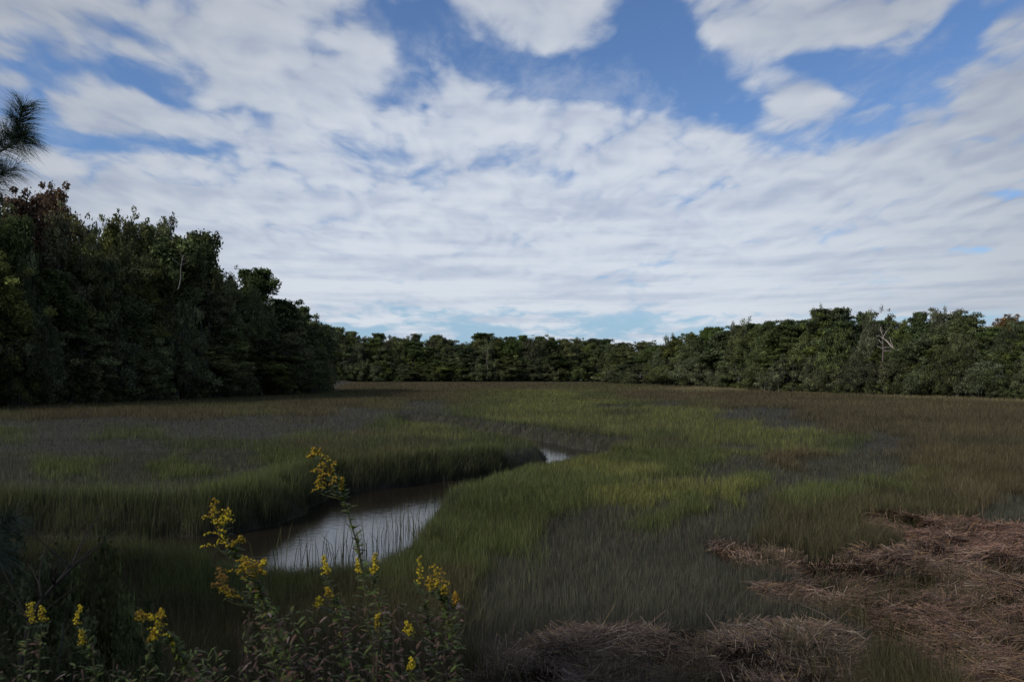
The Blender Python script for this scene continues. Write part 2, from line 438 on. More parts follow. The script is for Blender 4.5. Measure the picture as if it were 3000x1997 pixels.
def blades(x, y, z, h, w, lean, la, cb, ct, hi):
    """x,y,z roots; returns V, faces, colours.  hi: bent five-vertex blades, else one triangle each"""
    n = len(x); th = RNG.uniform(0, math.pi, n)
    wx, wy = np.cos(th) * w / 2, np.sin(th) * w / 2
    lx, ly = np.cos(la) * lean * h, np.sin(la) * lean * h
    b0 = np.stack([x - wx, y - wy, z], 1); b1 = np.stack([x + wx, y + wy, z], 1)
    tip = np.stack([x + lx, y + ly, z + h * np.sqrt(np.clip(1 - lean ** 2, .1, 1))], 1)
    if not hi:
        V = np.stack([b0, b1, tip], 1).reshape(-1, 3)
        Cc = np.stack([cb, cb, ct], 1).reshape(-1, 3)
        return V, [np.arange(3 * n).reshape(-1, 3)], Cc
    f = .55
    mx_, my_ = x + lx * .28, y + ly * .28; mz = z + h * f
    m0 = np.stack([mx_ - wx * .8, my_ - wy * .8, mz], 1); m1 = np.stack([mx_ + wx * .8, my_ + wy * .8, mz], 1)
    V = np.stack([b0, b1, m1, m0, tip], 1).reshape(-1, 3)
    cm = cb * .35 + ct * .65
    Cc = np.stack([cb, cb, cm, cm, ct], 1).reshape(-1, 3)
    i = np.arange(n)[:, None] * 5
    return V, [i + np.array([[0, 1, 2, 3]]), i + np.array([[3, 2, 4]])], Cc

def marsh(n_target, d0, d1, hi, dens0):
    # density falls with distance ^1.5 while blade width grows with distance
    t = RNG.random(n_target)
    d = (np.sqrt(d0) + t * (np.sqrt(d1) - np.sqrt(d0))) ** 2
    uu = np.where(RNG.random(n_target) < .09, RNG.uniform(.70, .95, n_target) * RNG.choice([-1, 1], n_target), RNG.uniform(-.72, .72, n_target))
    x, y = uu * d, d
    dd = creek_d(x, y)
    keep = (dd > .02) & (y < edge(uu) + 4) & ~in_mats(x, y)
    x, y, dd, uu = x[keep], y[keep], dd[keep], uu[keep]
    W = zone_weights(x, y); cs = np.cumsum(W ** 1.15 / (W ** 1.15).sum(0), 0)
    k = (RNG.random(len(x))[None] > cs).sum(0).clip(0, 6)
    near_creek = sst(dd, 2.6, .3)
    k = np.where((RNG.random(len(x)) < near_creek * .9) & (k != 0), 1, k)
    k = np.where((edge(uu) - y < 3 + 5 * fbm(x * .1, y * .1, 81)) & (uu > .2) & (RNG.random(len(x)) < .7), 5, k)   # tan reeds at the feet of the right wood
    cb = np.array([SPEC[i][0] for i in range(7)])[k]; ct = np.array([SPEC[i][1] for i in range(7)])[k]
    h = np.array([SPEC[i][2] for i in range(7)])[k]; hs = np.array([SPEC[i][3] for i in range(7)])[k]
    patch = fbm(x * .5, y * .5, 41, 4) * (1.3) + .35
    h = h * (1 + hs * RNG.standard_normal(len(x)) * .6).clip(.45, 1.7) * (.75 + .5 * patch * .5)
    near_side = creek_d(x, y + 2.2) < dd            # water lies beyond: the bank on the viewer's side
    h = h * (1 + .83 * near_creek * np.where(near_side & (uu < .12) & (uu > -.36), -.2, 1))
    # thin out over the mud where short grass grows and random thinning for tufts
    tuft = fbm(x * 2.3, y * 2.3, 51, 2)
    kp = RNG.random(len(x)) < np.where(k == 3, .75, .9) * (.55 + .9 * tuft)
    x, y, dd, k, cb, ct, h, patch = (a[kp] for a in (x, y, dd, k, cb, ct, h, patch))
    n = len(x)
    z = ground_z(x, y) - .02
    hue = np.exp(RNG.standard_normal((n, 1)) * .42)
    big = (.72 + .56 * fbm(x * .09, y * .12, 61, 4))[:, None]
    tone = np.clip(hue * big * (.75 + .5 * patch[:, None] * .7), .3, 2.6)
    dead = (RNG.random(n) < .10)[:, None]
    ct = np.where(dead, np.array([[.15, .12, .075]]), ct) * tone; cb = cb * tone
    # on the cut bank the lower leaves are dead and grey
    bankm = sst(dd, 1.6, .0)[:, None]
    ct = ct * (1 - .35 * bankm) + np.array([[.05, .048, .038]]) * .35 * bankm
    cb = cb * (1 - .6 * bankm) + np.array([[.028, .024, .022]]) * .6 * bankm
    w = .0043 * (y / 12.0) ** .98 * RNG.uniform(.7, 1.4, n) * np.where(k == 3, .68, 1)
    lean = np.abs(RNG.standard_normal(n)) * np.where(k == 3, .20, .28)
    la = RNG.uniform(0, 2 * math.pi, n)
    sw = fbm(x * .35, y * .35, 91, 3); drift = (fbm(x * .18, y * .18, 95, 2) - .5) * 14      # tussocks lie over together
    go = RNG.random(n) < .55 * sst(sw, .42, .68)
    la = np.where(go, drift + RNG.standard_normal(n) * .5, la); lean = np.where(go, lean + np.where(k == 3, .10, .28), lean)
    return k, (x, y, z, h, w, lean.clip(0, .8), la, cb, ct), hi

# ------------------------------------------------------------------ mats of dead reed (wrack) lying on the marsh
MATS = [  # outline in photo px, height of pile, straws, label
    ([(1632, 1238), (1690, 1246), (1760, 1258), (1830, 1266), (1850, 1284), (1750, 1294), (1680, 1286), (1650, 1266)], .26, 6500,
     'small pale slanting reed mat alone in the short grey grass'),
    ([(1990, 1205), (2030, 1176), (2110, 1184), (2200, 1184), (2280, 1200), (2420, 1215), (2520, 1300), (2400, 1305), (2250, 1288), (2160, 1270), (2090, 1242), (2040, 1232)], .30, 26000,
     'pinkish brown reed mat farthest back of the big mats at the right'),
    ([(1820, 1296), (1960, 1276), (2080, 1262), (2200, 1272), (2330, 1290), (2500, 1300), (2520, 1400), (2300, 1392), (2150, 1400), (2020, 1405), (1940, 1388), (1890, 1366), (1750, 1356), (1740, 1346), (1880, 1336)], .38, 36000,
     'broad tangled brown reed mat in the middle of the right side mats'),
    ([(1980, 1398), (2120, 1388), (2300, 1385), (2520, 1395), (2560, 1620), (2300, 1620), (2200, 1560), (2100, 1500), (2040, 1450)], .34, 40000,
     'reddish brown reed mat filling the lower right corner'),
    ([(1080, 1540), (1170, 1492), (1250, 1464), (1330, 1446), (1400, 1434), (1500, 1436), (1580, 1460), (1640, 1500), (1640, 1560), (1620, 1640), (1060, 1640)], .20, 38000,
     'humped grey brown reed mat right of the goldenrods at the bottom edge'),
    ([(1570, 1470), (1650, 1440), (1720, 1420), (1790, 1416), (1890, 1424), (1970, 1448), (1995, 1478), (1940, 1510), (1900, 1560), (1860, 1640), (1600, 1640), (1600, 1540)], .20, 28000,
     'grey brown reed mat with a pointed hump left of the lower right mat'),
]
MATP = [np.array([on_plane(a, b, .15) for a, b in m[0]]) for m in MATS]
def in_mats(x, y):
    r = np.zeros(x.shape, bool); q = y < 26
    if q.any():
        xs, ys = x[q], y[q]; s = np.zeros(xs.shape, bool)
        for P in MATP: s |= (sdist(xs, ys, P) + (fbm(xs * 2, ys * 2, 71) - .5) * .8) < .22
        r[q] = s & (RNG.random(len(xs)) > .20)
    return r

parts = []
for (nt_, a_, b_, hi_) in ((1250000, 9.0, 46.0, True), (1250000, 46.0, 400.0, False)):
    parts.append(marsh(nt_, a_, b_, hi_, 1))
GR = [((1, 2), 'marsh_cordgrass', 'green and yellow cordgrass growing along the winding creek'),
      ((0, 5, 6), 'needle_rush', 'brown needle rush covering the far and right side of the marsh'),
      ((3, 4), 'short_marsh_grass', 'short grey marsh grass on the flats')]
for ks, nm, lb in GR:
    Vs, Fs3, Fs4, Cs, off_ = [], [], [], [], 0
    for k, arr, hi_ in parts:
        m = np.isin(k, ks)
        V, F, Cc = blades(*[a[m] for a in arr], hi_)
        for f in F: (Fs4 if f.shape[1] == 4 else Fs3).append(f + off_)
        Vs.append(V); Cs.append(Cc); off_ += len(V)
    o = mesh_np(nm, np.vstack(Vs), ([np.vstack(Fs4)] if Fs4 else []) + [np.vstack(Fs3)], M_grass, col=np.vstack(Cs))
    tag(o, lb, 'grass', kind='stuff')
del parts

# a few tall single blades standing in the creek edge, seen against the water
def tall_blades():
    P = []
    for (px, py, n) in ((775, 1275, 9), (700, 1285, 8), (640, 1288, 8), (860, 1255, 14), (900, 1235, 16), (925, 1215, 16), (945, 1205, 14), (985, 1180, 10), (740, 1280, 9), (1050, 1118, 8), (830, 1265, 8), (800, 1268, 9), (1010, 1150, 8)):
        x0, y0 = on_plane(px, py, -.8)
        for _ in range(n): P.append((x0 + random.gauss(0, .3), y0 + random.gauss(0, .25)))
    P = np.array(P); n = len(P)
    h = RNG.uniform(.7, 1.5, n); ct = np.array([[.055, .062, .022]]) * RNG.uniform(.7, 1.4, (n, 1)); cb = ct * .6
    V, F, Cc = blades(P[:, 0], P[:, 1], np.full(n, -1.1), h, np.full(n, .022), RNG.uniform(.05, .5, n), RNG.uniform(0, 6.28, n), cb, ct, True)
    tag(mesh_np('creek_edge_grass', V, F, M_grass, col=Cc), 'tall single grass blades standing in the creek water', 'grass', kind='stuff')
tall_blades()

def reed_mat(poly, hgt, n, label, seed, hue):
    rg = np.random.default_rng(seed)
    lo, hi = poly.min(0), poly.max(0)
    x = rg.uniform(lo[0], hi[0], n * 5); y = rg.uniform(lo[1], hi[1], n * 5)
    sd_ = sdist(x, y, poly) + (fbm(x * 1.0, y * 1.6, seed, 4) - .5) * (.5 if hgt < .28 and len(poly) < 9 else 1.5) - .20 + rg.exponential(.10, len(x)) * np.where(rg.random(len(x)) < .5, 1, -1)
    k = sd_ < 0; x, y, sd_ = x[k][:n], y[k][:n], sd_[k][:n]; n = len(x)
    hole = sst(fbm(x * 1.5, y * 2.1, seed + 13, 3), .60, .66)
    kk = rg.random(n) > hole * .85; x, y, sd_ = x[kk], y[kk], sd_[kk]; n = len(x)
    lump = fbm(x * 1.1, y * 1.1, seed + 3, 4)
    top = hgt * sst(-sd_, -.05, .9) * (.02 + 2.0 * lump ** 2)
    z0 = ground_z(x, y) + top * rg.uniform(.55, 1.0, n) + .02
    # each straw: three-segment flat ribbon following the local drift direction
    flow = 3.6 * (fbm(x * .7, y * .7, seed + 9) - .5) * math.pi + .25
    a = flow + rg.standard_normal(n) * .7
    L = rg.gamma(3.0, .10, n).clip(.08, 1.0)
    pitch = rg.standard_normal(n) * np.where(rg.random(n) < .1, .9, .28)
    bend = rg.standard_normal(n) * .5
    w = .0062 * rg.uniform(.6, 1.5, n) * (y / 12.0) ** .6
    S = np.linspace(-.5, .5, 4); V = []
    for s_ in S:
        aa = a + bend * s_
        cx = x + np.cos(aa) * L * s_; cy = y + np.sin(aa) * L * s_
        cz = z0 + np.sin(pitch) * L * s_ - (s_ ** 2) * L * .22 + .03
        ox, oy = -np.sin(aa) * w / 2, np.cos(aa) * w / 2
        V += [np.stack([cx - ox, cy - oy, cz - w * .3], 1), np.stack([cx + ox, cy + oy, cz + w * .3], 1)]
    V = np.stack(V, 1).reshape(-1, 3); i = np.arange(n)[:, None] * 8
    F = np.concatenate([i + np.array([[2 * j, 2 * j + 1, 2 * j + 3, 2 * j + 2]]) for j in range(3)])
    t = rg.random((n, 1))
    pal = np.where(t < .5, [[.155, .100, .074]], np.where(t < .8, [[.100, .070, .054]], np.where(t < .93, [[.22, .145, .07]], [[.30, .235, .18]])))
    colr = pal * np.array([hue]) * rg.uniform(.35, 1.5, (n, 1)) * (.5 + .9 * fbm(x * .8, y * .8, seed + 5)[:, None])
    colr = np.repeat(colr, 8, 0)
    # matted core under the loose straws
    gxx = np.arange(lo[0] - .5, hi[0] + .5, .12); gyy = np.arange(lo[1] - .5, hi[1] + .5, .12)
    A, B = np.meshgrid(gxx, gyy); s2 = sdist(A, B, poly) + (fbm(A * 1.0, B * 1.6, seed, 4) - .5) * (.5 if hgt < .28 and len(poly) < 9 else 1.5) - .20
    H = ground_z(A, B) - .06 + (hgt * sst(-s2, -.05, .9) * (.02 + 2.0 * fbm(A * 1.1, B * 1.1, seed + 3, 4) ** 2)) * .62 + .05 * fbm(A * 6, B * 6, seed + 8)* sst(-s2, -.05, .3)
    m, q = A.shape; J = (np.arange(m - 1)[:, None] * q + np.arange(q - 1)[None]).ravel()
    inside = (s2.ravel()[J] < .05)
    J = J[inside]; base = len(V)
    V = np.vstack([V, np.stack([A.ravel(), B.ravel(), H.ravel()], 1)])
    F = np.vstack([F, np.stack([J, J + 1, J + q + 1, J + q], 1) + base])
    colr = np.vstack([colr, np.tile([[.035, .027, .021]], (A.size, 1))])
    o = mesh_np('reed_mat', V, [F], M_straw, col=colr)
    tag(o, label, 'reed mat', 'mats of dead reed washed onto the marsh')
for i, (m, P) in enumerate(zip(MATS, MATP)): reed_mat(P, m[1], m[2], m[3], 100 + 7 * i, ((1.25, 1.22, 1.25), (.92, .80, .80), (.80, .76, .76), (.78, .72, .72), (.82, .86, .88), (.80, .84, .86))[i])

# ------------------------------------------------------------------ trees
def unit(v): return v / (np.linalg.norm(v) + 1e-9)
def leaf_cards(cent, rad, per, size, aspect, col, rg, up=0.0, spiky=False):
    """cent (k,3) rad (k,3): many small leaf sprays spread in each clump"""
    cnt = np.maximum((per * rad[:, 0] * rad[:, 1]).astype(int), 12)
    idx = np.repeat(np.arange(len(cent)), cnt); n = len(idx)
    d = rg.standard_normal((n, 3)); d /= np.linalg.norm(d, axis=1)[:, None]
    r = rg.random(n) ** .33 * (1 + .18 * rg.standard_normal(n))
    P = cent[idx] + d * rad[idx] * r[:, None]
    nrm = d * .8 + rg.standard_normal((n, 3)) * .7 + np.array([0, 0, up]); nrm /= np.linalg.norm(nrm, axis=1)[:, None]
    t = np.cross(nrm, rg.standard_normal((n, 3))); t /= np.linalg.norm(t, axis=1)[:, None]
    b = np.cross(nrm, t)
    s = size * rg.uniform(.55, 1.35, n)[:, None]
    a1, b1 = t * s * aspect, b * s
    V = np.stack([P - a1, P - b1 * .8 + a1 * .1, P + a1 + nrm * s * .2, P + b1 * .8], 1).reshape(-1, 3)
    tone = rg.uniform(.6, 1.4, (n, 1)) * np.exp(rg.standard_normal((len(cent), 1)) * .32)[idx]
    colr = np.repeat(np.asarray(col)[idx] * tone if np.ndim(col) == 2 else np.array(col)[None] * tone, 4, 0)
    return V, np.arange(4 * n).reshape(-1, 4), colr
BARK = (.075, .062, .052)
def limb(mb, a, b, r0, r1, rg, sag=0.1, n=5, c=BARK, sides=5):
    a, b = np.array(a, float), np.array(b, float); L = np.linalg.norm(b - a)
    t = np.linspace(0, 1, n)[:, None]
    P = a + (b - a) * t + np.sin(t * math.pi) * rg.standard_normal(3) * L * .05 + np.sin(t * math.pi) * np.array([0, 0, -sag * L])
    mb.tube(P, r0 + (r1 - r0) * np.linspace(0, 1, n), sides, c)
    return P
def tree_mesh(kind, H, W, seed):
    """returns a prototype tree as (trunk object, crown object) data"""
    rg = np.random.default_rng(seed); tr = MB(); cen, rad = [], []
    if kind == 'pine':
        lean = rg.standard_normal(2) * .03 * H
        tp = [np.array([lean[0] * t ** 2 + .15 * math.sin(t * 5 + seed), lean[1] * t ** 2, H * .96 * t]) for t in np.linspace(0, 1, 9)]
        tr.tube(tp, [H * .018 * (1 - .85 * t) + .02 for t in np.linspace(0, 1, 9)], 7, (.095, .07, .055))
        base = rg.uniform(.42, .58)
        m = int(34 + rg.integers(0, 8))
        for i in range(m):
            t = (i + rg.random()) / m; zz = base + (1 - base) * t
            env = math.sin(min(1, t * 1.15 + .18) * math.pi) ** .7 if t < .85 else .45
            rr = W / 2 * env * rg.uniform(.45, 1.05); a = rg.uniform(0, 6.28)
            zc = H * zz; p = np.array([tp[-1][0] * zz ** 2 + math.cos(a) * rr, tp[-1][1] * zz ** 2 + math.sin(a) * rr, zc + rr * .15])
            s = rg.uniform(.85, 1.35) * W / 6.6
            k0 = np.array([tp[-1][0] * zz ** 2, tp[-1][1] * zz ** 2, zc - rr * .35 * rg.uniform(.2, 1)])
            limb(tr, k0, p, H * .0055, .02, rg, .05, 4, (.07, .055, .045))
            cen.append(p); rad.append((s, s, s * .9))
            for _ in range(rg.integers(1, 4)):
                cen.append(p + rg.standard_normal(3) * (s * .8, s * .8, s * .75)); q = s * rg.uniform(.5, .8); rad.append((q, q, q * .85))
        for _ in range(4): cen.append(np.array([tp[-1][0] + rg.standard_normal() * .7, tp[-1][1] + rg.standard_normal() * .7, H - rg.uniform(.4, 1.4)])); rad.append((1.2, 1.2, .95))
        cen = [np.array([c[0], c[1], min(c[2], H - q[2] * .8 - 1.6 * rg.random() * (q[2] > .8))]) for c, q in zip(cen, rad)]
        V, F, K = leaf_cards(np.array(cen), np.array(rad), 130, .16, 1.5, (.068, .092, .028), rg, .3)
    elif kind in ('broadleaf', 'russet', 'open'):
        tp = [np.array([.3 * math.sin(t * 3 + seed), .3 * math.cos(t * 4 + seed), H * .8 * t]) for t in np.linspace(0, 1, 8)]
        tr.tube(tp, [H * .016 * (1 - .9 * t) + .03 for t in np.linspace(0, 1, 8)], 7, (.10, .09, .078))
        m = 62 if kind != 'open' else 46
        for i in range(m):
            t = (i + rg.random()) / m; zz = .25 + .75 * t
            env = (math.sin(min(1, (t * .86 + .16)) * math.pi)) ** .6 * (1 + .25 * math.sin(seed + 5 * t))
            rr = W / 2 * env * rg.random() ** .45; a = rg.uniform(0, 6.28)
            p = np.array([math.cos(a) * rr, math.sin(a) * rr, H * (zz - .03)])
            s = rg.uniform(.7, 1.25) * W / 7
            if rg.random() < .75: limb(tr, (0, 0, H * max(.12, zz - .22 * rg.uniform(.5, 1.3))), p, H * .006, .02, rg, -.06, 5, (.10, .09, .078))
            cen.append(p); rad.append((s, s, s * .8))
            for _ in range(rg.integers(2, 5)):
                cen.append(p + rg.standard_normal(3) * s * .95); q = s * rg.uniform(.35, .7); rad.append((q, q, q * .8))
        cc = {'broadleaf': (.098, .112, .034), 'russet': (.130, .080, .036), 'open': (.100, .100, .042)}[kind]
        V, F, K = leaf_cards(np.array(cen), np.array(rad), 125 if kind != 'open' else 75, .16, 1.3, cc, rg, .3)
    elif kind == 'oak':
        n3 = rg.integers(2, 5)
        forks = [np.array([rg.standard_normal() * W * .1, rg.standard_normal() * W * .1, H * .3]) for _ in range(n3)]
        for f in forks: limb(tr, (rg.standard_normal() * .3, rg.standard_normal() * .3, -.2), f, .38, .24, rg, 0, 6, (.10, .095, .085), 7)
        for i in range(64):
            a = rg.uniform(0, 6.28); e = rg.random() ** .8; el = e * math.pi / 2 * 1.0
            k = rg.uniform(.72, 1.0)
            p = np.array([math.cos(a) * math.cos(el) * W / 2 * k, math.sin(a) * math.cos(el) * W / 2 * k, H * .16 + math.sin(el) * H * .80 * k])
            s = rg.uniform(.8, 1.4) * W / 11
            f = forks[rg.integers(0, n3)]
            if i % 2 == 0: limb(tr, f, p, .15, .03, rg, -.08, 6, (.10, .095, .085))
            cen.append(p); rad.append((s, s, s * .85))
            for _ in range(4):
                cen.append(p + rg.standard_normal(3) * s * .9); q = s * rg.uniform(.35, .7); rad.append((q, q, q * .85))
        V, F, K = leaf_cards(np.array(cen), np.array(rad), 115, .13, 1.3, (.096, .108, .042), rg, .25)
        # grey moss hanging in strands under the clumps
        c0 = np.array(cen); n = 900; j = rg.integers(0, len(c0), n)
        P = c0[j] + rg.standard_normal((n, 3)) * .7; L = rg.uniform(.4, 1.3, n)
        wv2 = rg.uniform(.03, .09, n); aa = rg.uniform(0, 6.28, n)
        o1 = np.stack([np.cos(aa) * wv2, np.sin(aa) * wv2, 0 * aa], 1); dn = np.stack([0 * L, 0 * L, -L], 1)
        V2 = np.stack([P - o1, P + o1, P + dn + o1 * .2, P + dn - o1 * .2], 1).reshape(-1, 3)
        F = np.vstack([F, np.arange(4 * n).reshape(-1, 4) + len(V)]); V = np.vstack([V, V2])
        K = np.vstack([K, np.tile([[.085, .085, .070]], (4 * n, 1)) * np.repeat(rg.uniform(.6, 1.2, (n, 1)), 4, 0)])
    elif kind == 'shrub':
        for i in range(40):
            a = rg.uniform(0, 6.28); rr = W / 2 * rg.random() ** .5; t = rg.random() ** .8
            zt = H * (.12 + .85 * t * (1 - .55 * (rr / (W / 2)) ** 2))
            p = np.array([math.cos(a) * rr, math.sin(a) * rr, zt]); s = rg.uniform(.35, .62) * W / 5
            if i % 3 == 0: limb(tr, (math.cos(a) * rr * .2, math.sin(a) * rr * .2, 0), p, .05, .012, rg, -.04, 5, (.09, .085, .075))
            cen.append(p); rad.append((s, s, s * 1.0))
        V, F, K = leaf_cards(np.array(cen), np.array(rad), 420, .075, 1.5, (.082, .098, .030), rg, .3)
    t = tr.build('trunk', M_bark); c = mesh_np('crown', V, [F], M_leaf, None, K)
    return t, c
PROTO = {}
def protos(kind, sizes):
    PROTO[kind] = []
    for (H, W, s) in sizes:
        t, c = tree_mesh(kind, H, W, s)
        PROTO[kind].append((t.data, c.data, H, W))
        bpy.data.objects.remove(t); bpy.data.objects.remove(c)
protos('pine', [(20, 7.5, 1), (20, 9, 2), (20, 8, 3), (20, 6.5, 4)])
protos('broadleaf', [(20, 10, 11), (20, 9, 12), (20, 11, 13)])
protos('russet', [(20, 9, 21)]); protos('open', [(20, 9, 31), (20, 8, 32)])
protos('oak', [(10, 14, 41), (10, 13, 42), (10, 15, 43)])
protos('shrub', [(4, 5, 51), (4, 5.5, 52), (4, 4.6, 53)])
NAMES = {'pine': ('pine_tree', 'pine'), 'broadleaf': ('broadleaf_tree', 'tree'), 'russet': ('broadleaf_tree', 'tree'), 'open': ('broadleaf_tree', 'tree'),
         'oak': ('oak_tree', 'oak'), 'shrub': ('shrub', 'shrub')}
def place(kind, px, Yd, top_py, width_px, label, group, var=None, z0=None, tops=None, sink=0.0):
    """a tree standing at bearing px and distance Yd, its top at photo height top_py, about width_px wide"""
    x = (px - 1178) / 1910.0 * Yd
    g = float(ground_z(np.array([x]), np.array([Yd]))[0]) if z0 is None else z0
    g -= sink
    top = at_depth(px, top_py, Yd).z
    P = PROTO[kind]; var = random.randrange(len(P)) if var is None else var % len(P)
    td, cd, H, W = P[var]
    sz = (top - g) / H; sx = (width_px / 1910.0 * Yd) / W
    nm, cat = NAMES[kind]
    r = empty(nm, (x, Yd, g), random.uniform(0, 6.28), label=label, cat=cat, group=group)
    r.scale = (sx, sx * random.uniform(.92, 1.08), sz)
    for n_, d_ in (('trunk', td), ('crown', cd)):
        o = bpy.data.objects.new(n_, d_); C.objects.link(o); o.parent = r
    return r
ORD = ['first', 'second', 'third', 'fourth', 'fifth', 'sixth', 'seventh', 'eighth', 'ninth', 'tenth', 'eleventh', 'twelfth', 'thirteenth', 'fourteenth', 'fifteenth',
       'sixteenth', 'seventeenth', 'eighteenth', 'nineteenth', 'twentieth', 'twenty-first', 'twenty-second', 'twenty-third', 'twenty-fourth', 'twenty-fifth',
       'twenty-sixth', 'twenty-seventh', 'twenty-eighth', 'twenty-ninth', 'thirtieth', 'thirty-first', 'thirty-second', 'thirty-third', 'thirty-fourth']
def prof(tbl, px): return float(np.interp(px, [a for a, _ in tbl], [b for _, b in tbl]))

# --- left wood: skyline trees, each by hand
LEFT_TOP = [(-60, 440, 150, 'broadleaf', 'tall broadleaf tree cut by the left edge behind the pine twig'),
            (40, 450, 150, 'russet', 'tall gappy tree with brownish leaves below the pine twig'),
            (110, 437, 110, 'russet', 'highest reddish-brown tree of the left wood, thin crown with sky holes'),
            (170, 505, 80, 'open', 'thin-leaved tree right of the tallest reddish tree in the left wood'),
            (205, 520, 70, 'open', 'small airy crown in the dip of the left wood skyline'),
            (250, 512, 90, 'broadleaf', 'dark green crown starting the flat top of the left wood'),
            (290, 500, 90, 'open', 'sparse tree top sticking highest from the flat top of the left wood'),
            (330, 516, 100, 'broadleaf', 'dense olive crown mid way along the flat top of the left wood'),
            (372, 516, 90, 'broadleaf', 'last olive crown of the flat top, left of the two big pines'),
            (412, 550, 70, 'open', 'ragged crown leaning against the big dark pine of the left wood'),
            (446, 534, 108, 'pine', 'big dark flat-topped pine standing clear on the left wood skyline'),
            (480, 610, 70, 'pine', 'lower dark pine tucked under the big flat-topped pine'),
            (530, 628, 60, 'open', 'thin tree between the two standout pines of the left wood'),
            (590, 619, 112, 'pine', 'round-headed dark pine standing out right of the flat-topped pine'),
            (555, 665, 70, 'open', 'thin crown at the foot of the round-headed pine'),
            (650, 688, 80, 'pine', 'short dark pine on the slope down to the bare grey tree'),
            (690, 705, 66, 'pine', 'dark pine directly behind the bare grey tree')]
for i, (px, ty, w, kd, lb) in enumerate(LEFT_TOP):
    D = float(edge((px - 1178) / 1910.0)) + 14 + (i % 3) * 4
    place(kd, px, D, ty, w * 1.12, lb, 'skyline trees of the left wood', var={446: 1, 590: 0}.get(px, i))
LT = [(-100, 440), (110, 440), (200, 520), (385, 515), (440, 560), (500, 620), (640, 680), (690, 710), (725, 740), (755, 870)]
LB = [(-100, 935), (0, 930), (400, 915), (700, 900), (755, 893)]
def row(region, n, x0, x1, top, bot, frac, kinds, wpx, doff, rowname, group, jit=.4, edge_off=0.0):
    cnt = {}
    todo = []
    for i in range(n):
        px = x0 + (x1 - x0) * (i + .5 + random.uniform(-jit, jit)) / n
        todo.append(px)
    todo.sort()
    for i, px in enumerate(todo):
        kd = kinds[i % len(kinds)] if not callable(kinds) else kinds(i, px)
        cnt[kd] = cnt.get(kd, 0) + 1
        t, b = prof(top, px), prof(bot, px)
        f = frac + random.uniform(-.07, .07); ty = b + (t - b) * f
        D = float(edge((px - 1178) / 1910.0)) + doff + random.uniform(-1.5, 1.5)
        lk = {'pine': 'dark green pine', 'broadleaf': 'olive green leafy tree', 'open': 'thin-leaved leafy tree', 'russet': 'brownish leafy tree', 'oak': 'grey-green spreading oak', 'shrub': 'low bushy shrub'}[kd]
        lb = f'{ORD[cnt[kd]-1]} {lk} from the left, {rowname} of the {region}'
        w = wpx * random.uniform(.85, 1.2)
        place(kd, px, D, ty, w, lb, group, var=i)
row('left wood', 11, -80, 700, LT, LB, .86, ['broadleaf', 'pine', 'open', 'broadleaf', 'oak'], 125, 9, 'upper middle row', 'upper middle trees of the left wood')
row('left wood', 12, -90, 705, LT, LB, .60, ['pine', 'broadleaf', 'oak', 'pine', 'broadleaf'], 130, 6, 'lower middle row', 'lower middle trees of the left wood')
row('left wood', 11, -90, 712, LT, LB, .37, ['oak', 'broadleaf'], 150, 4, 'front row', 'oaks along the front of the left wood')
row('left wood', 16, -100, 735, LT, LB, .17, ['shrub'], 95, 2, 'marsh edge', 'shrubs along the marsh edge of the left wood')
for i, (px, D, ty, w, kd, sd_) in enumerate([(-190, 104, 430, 170, 'broadleaf', 'just'), (-300, 98, 450, 170, 'pine', 'well'), (-420, 95, 430, 180, 'broadleaf', 'farther'), (-560, 92, 440, 190, 'broadleaf', 'much farther'),
                                        (-250, 92, 700, 170, 'oak', 'just'), (-380, 88, 700, 190, 'oak', 'well'), (-520, 84, 700, 200, 'oak', 'farther')]):
    place(kd, px, D, ty, w, f'{ {"broadleaf": "olive leafy tree", "pine": "dark pine", "oak": "spreading oak"}[kd]} of the left wood {sd_} beyond the left edge', 'trees of the left wood beyond the left edge', var=i)
# --- far wood
FT = [(700, 745), (760, 750), (800, 762), (870, 768), (950, 770), (1000, 776), (1040, 783), (1075, 786), (1090, 775), (1115, 767), (1150, 772), (1190, 776), (1240, 774), (1280, 782), (1330, 778), (1400, 780), (1440, 787), (1500, 800)]
FB = [(700, 877), (1500, 877)]
FAR = [(735, 752, 50, 'broadleaf'), (768, 752, 44, 'pine'), (802, 762, 44, 'pine'), (838, 775, 36, 'open'), (868, 766, 40, 'pine'), (905, 776, 40, 'broadleaf'), (935, 778, 34, 'pine'), (958, 767, 26, 'pine'), (985, 780, 34, 'open'),
       (1000, 770, 34, 'pine'), (1032, 781, 44, 'pine'), (1066, 788, 38, 'open'), (1116, 766, 62, 'pine'), (1092, 782, 30, 'open'), (1150, 780, 34, 'open'), (1178, 774, 38, 'pine'), (1204, 771, 34, 'pine'), (1238, 773, 34, 'pine'),
       (1268, 779, 40, 'broadleaf'), (1298, 779, 40, 'pine'), (1330, 780, 40, 'broadleaf'), (1362, 778, 38, 'pine'), (1400, 779, 50, 'pine'), (1436, 788, 44, 'pine')]
FAR_LB = {735: 'olive leafy crown at the left end of the far wood skyline', 958: 'small lone tufted pine poking above the far wood', 1116: 'largest round-headed pine of the far wood, above the pale bare stem'}
cn = {}
for i, (px, ty, w, kd) in enumerate(FAR):
    cn[kd] = cn.get(kd, 0) + 1
    lk = {'pine': 'round-topped dark pine', 'broadleaf': 'dark leafy crown', 'open': 'thin leafy crown'}[kd]
    place(kd, px, 388 + (i % 4) * 4, ty, w * 1.2, FAR_LB.get(px, f'{ORD[cn[kd]-1]} {lk} from the left on the far wood skyline'), 'skyline trees of the far wood', var=i)
row('far wood', 22, 700, 1470, FT, FB, .93, ['broadleaf', 'pine', 'open'], 56, 10, 'upper middle row', 'upper middle trees of the far wood')
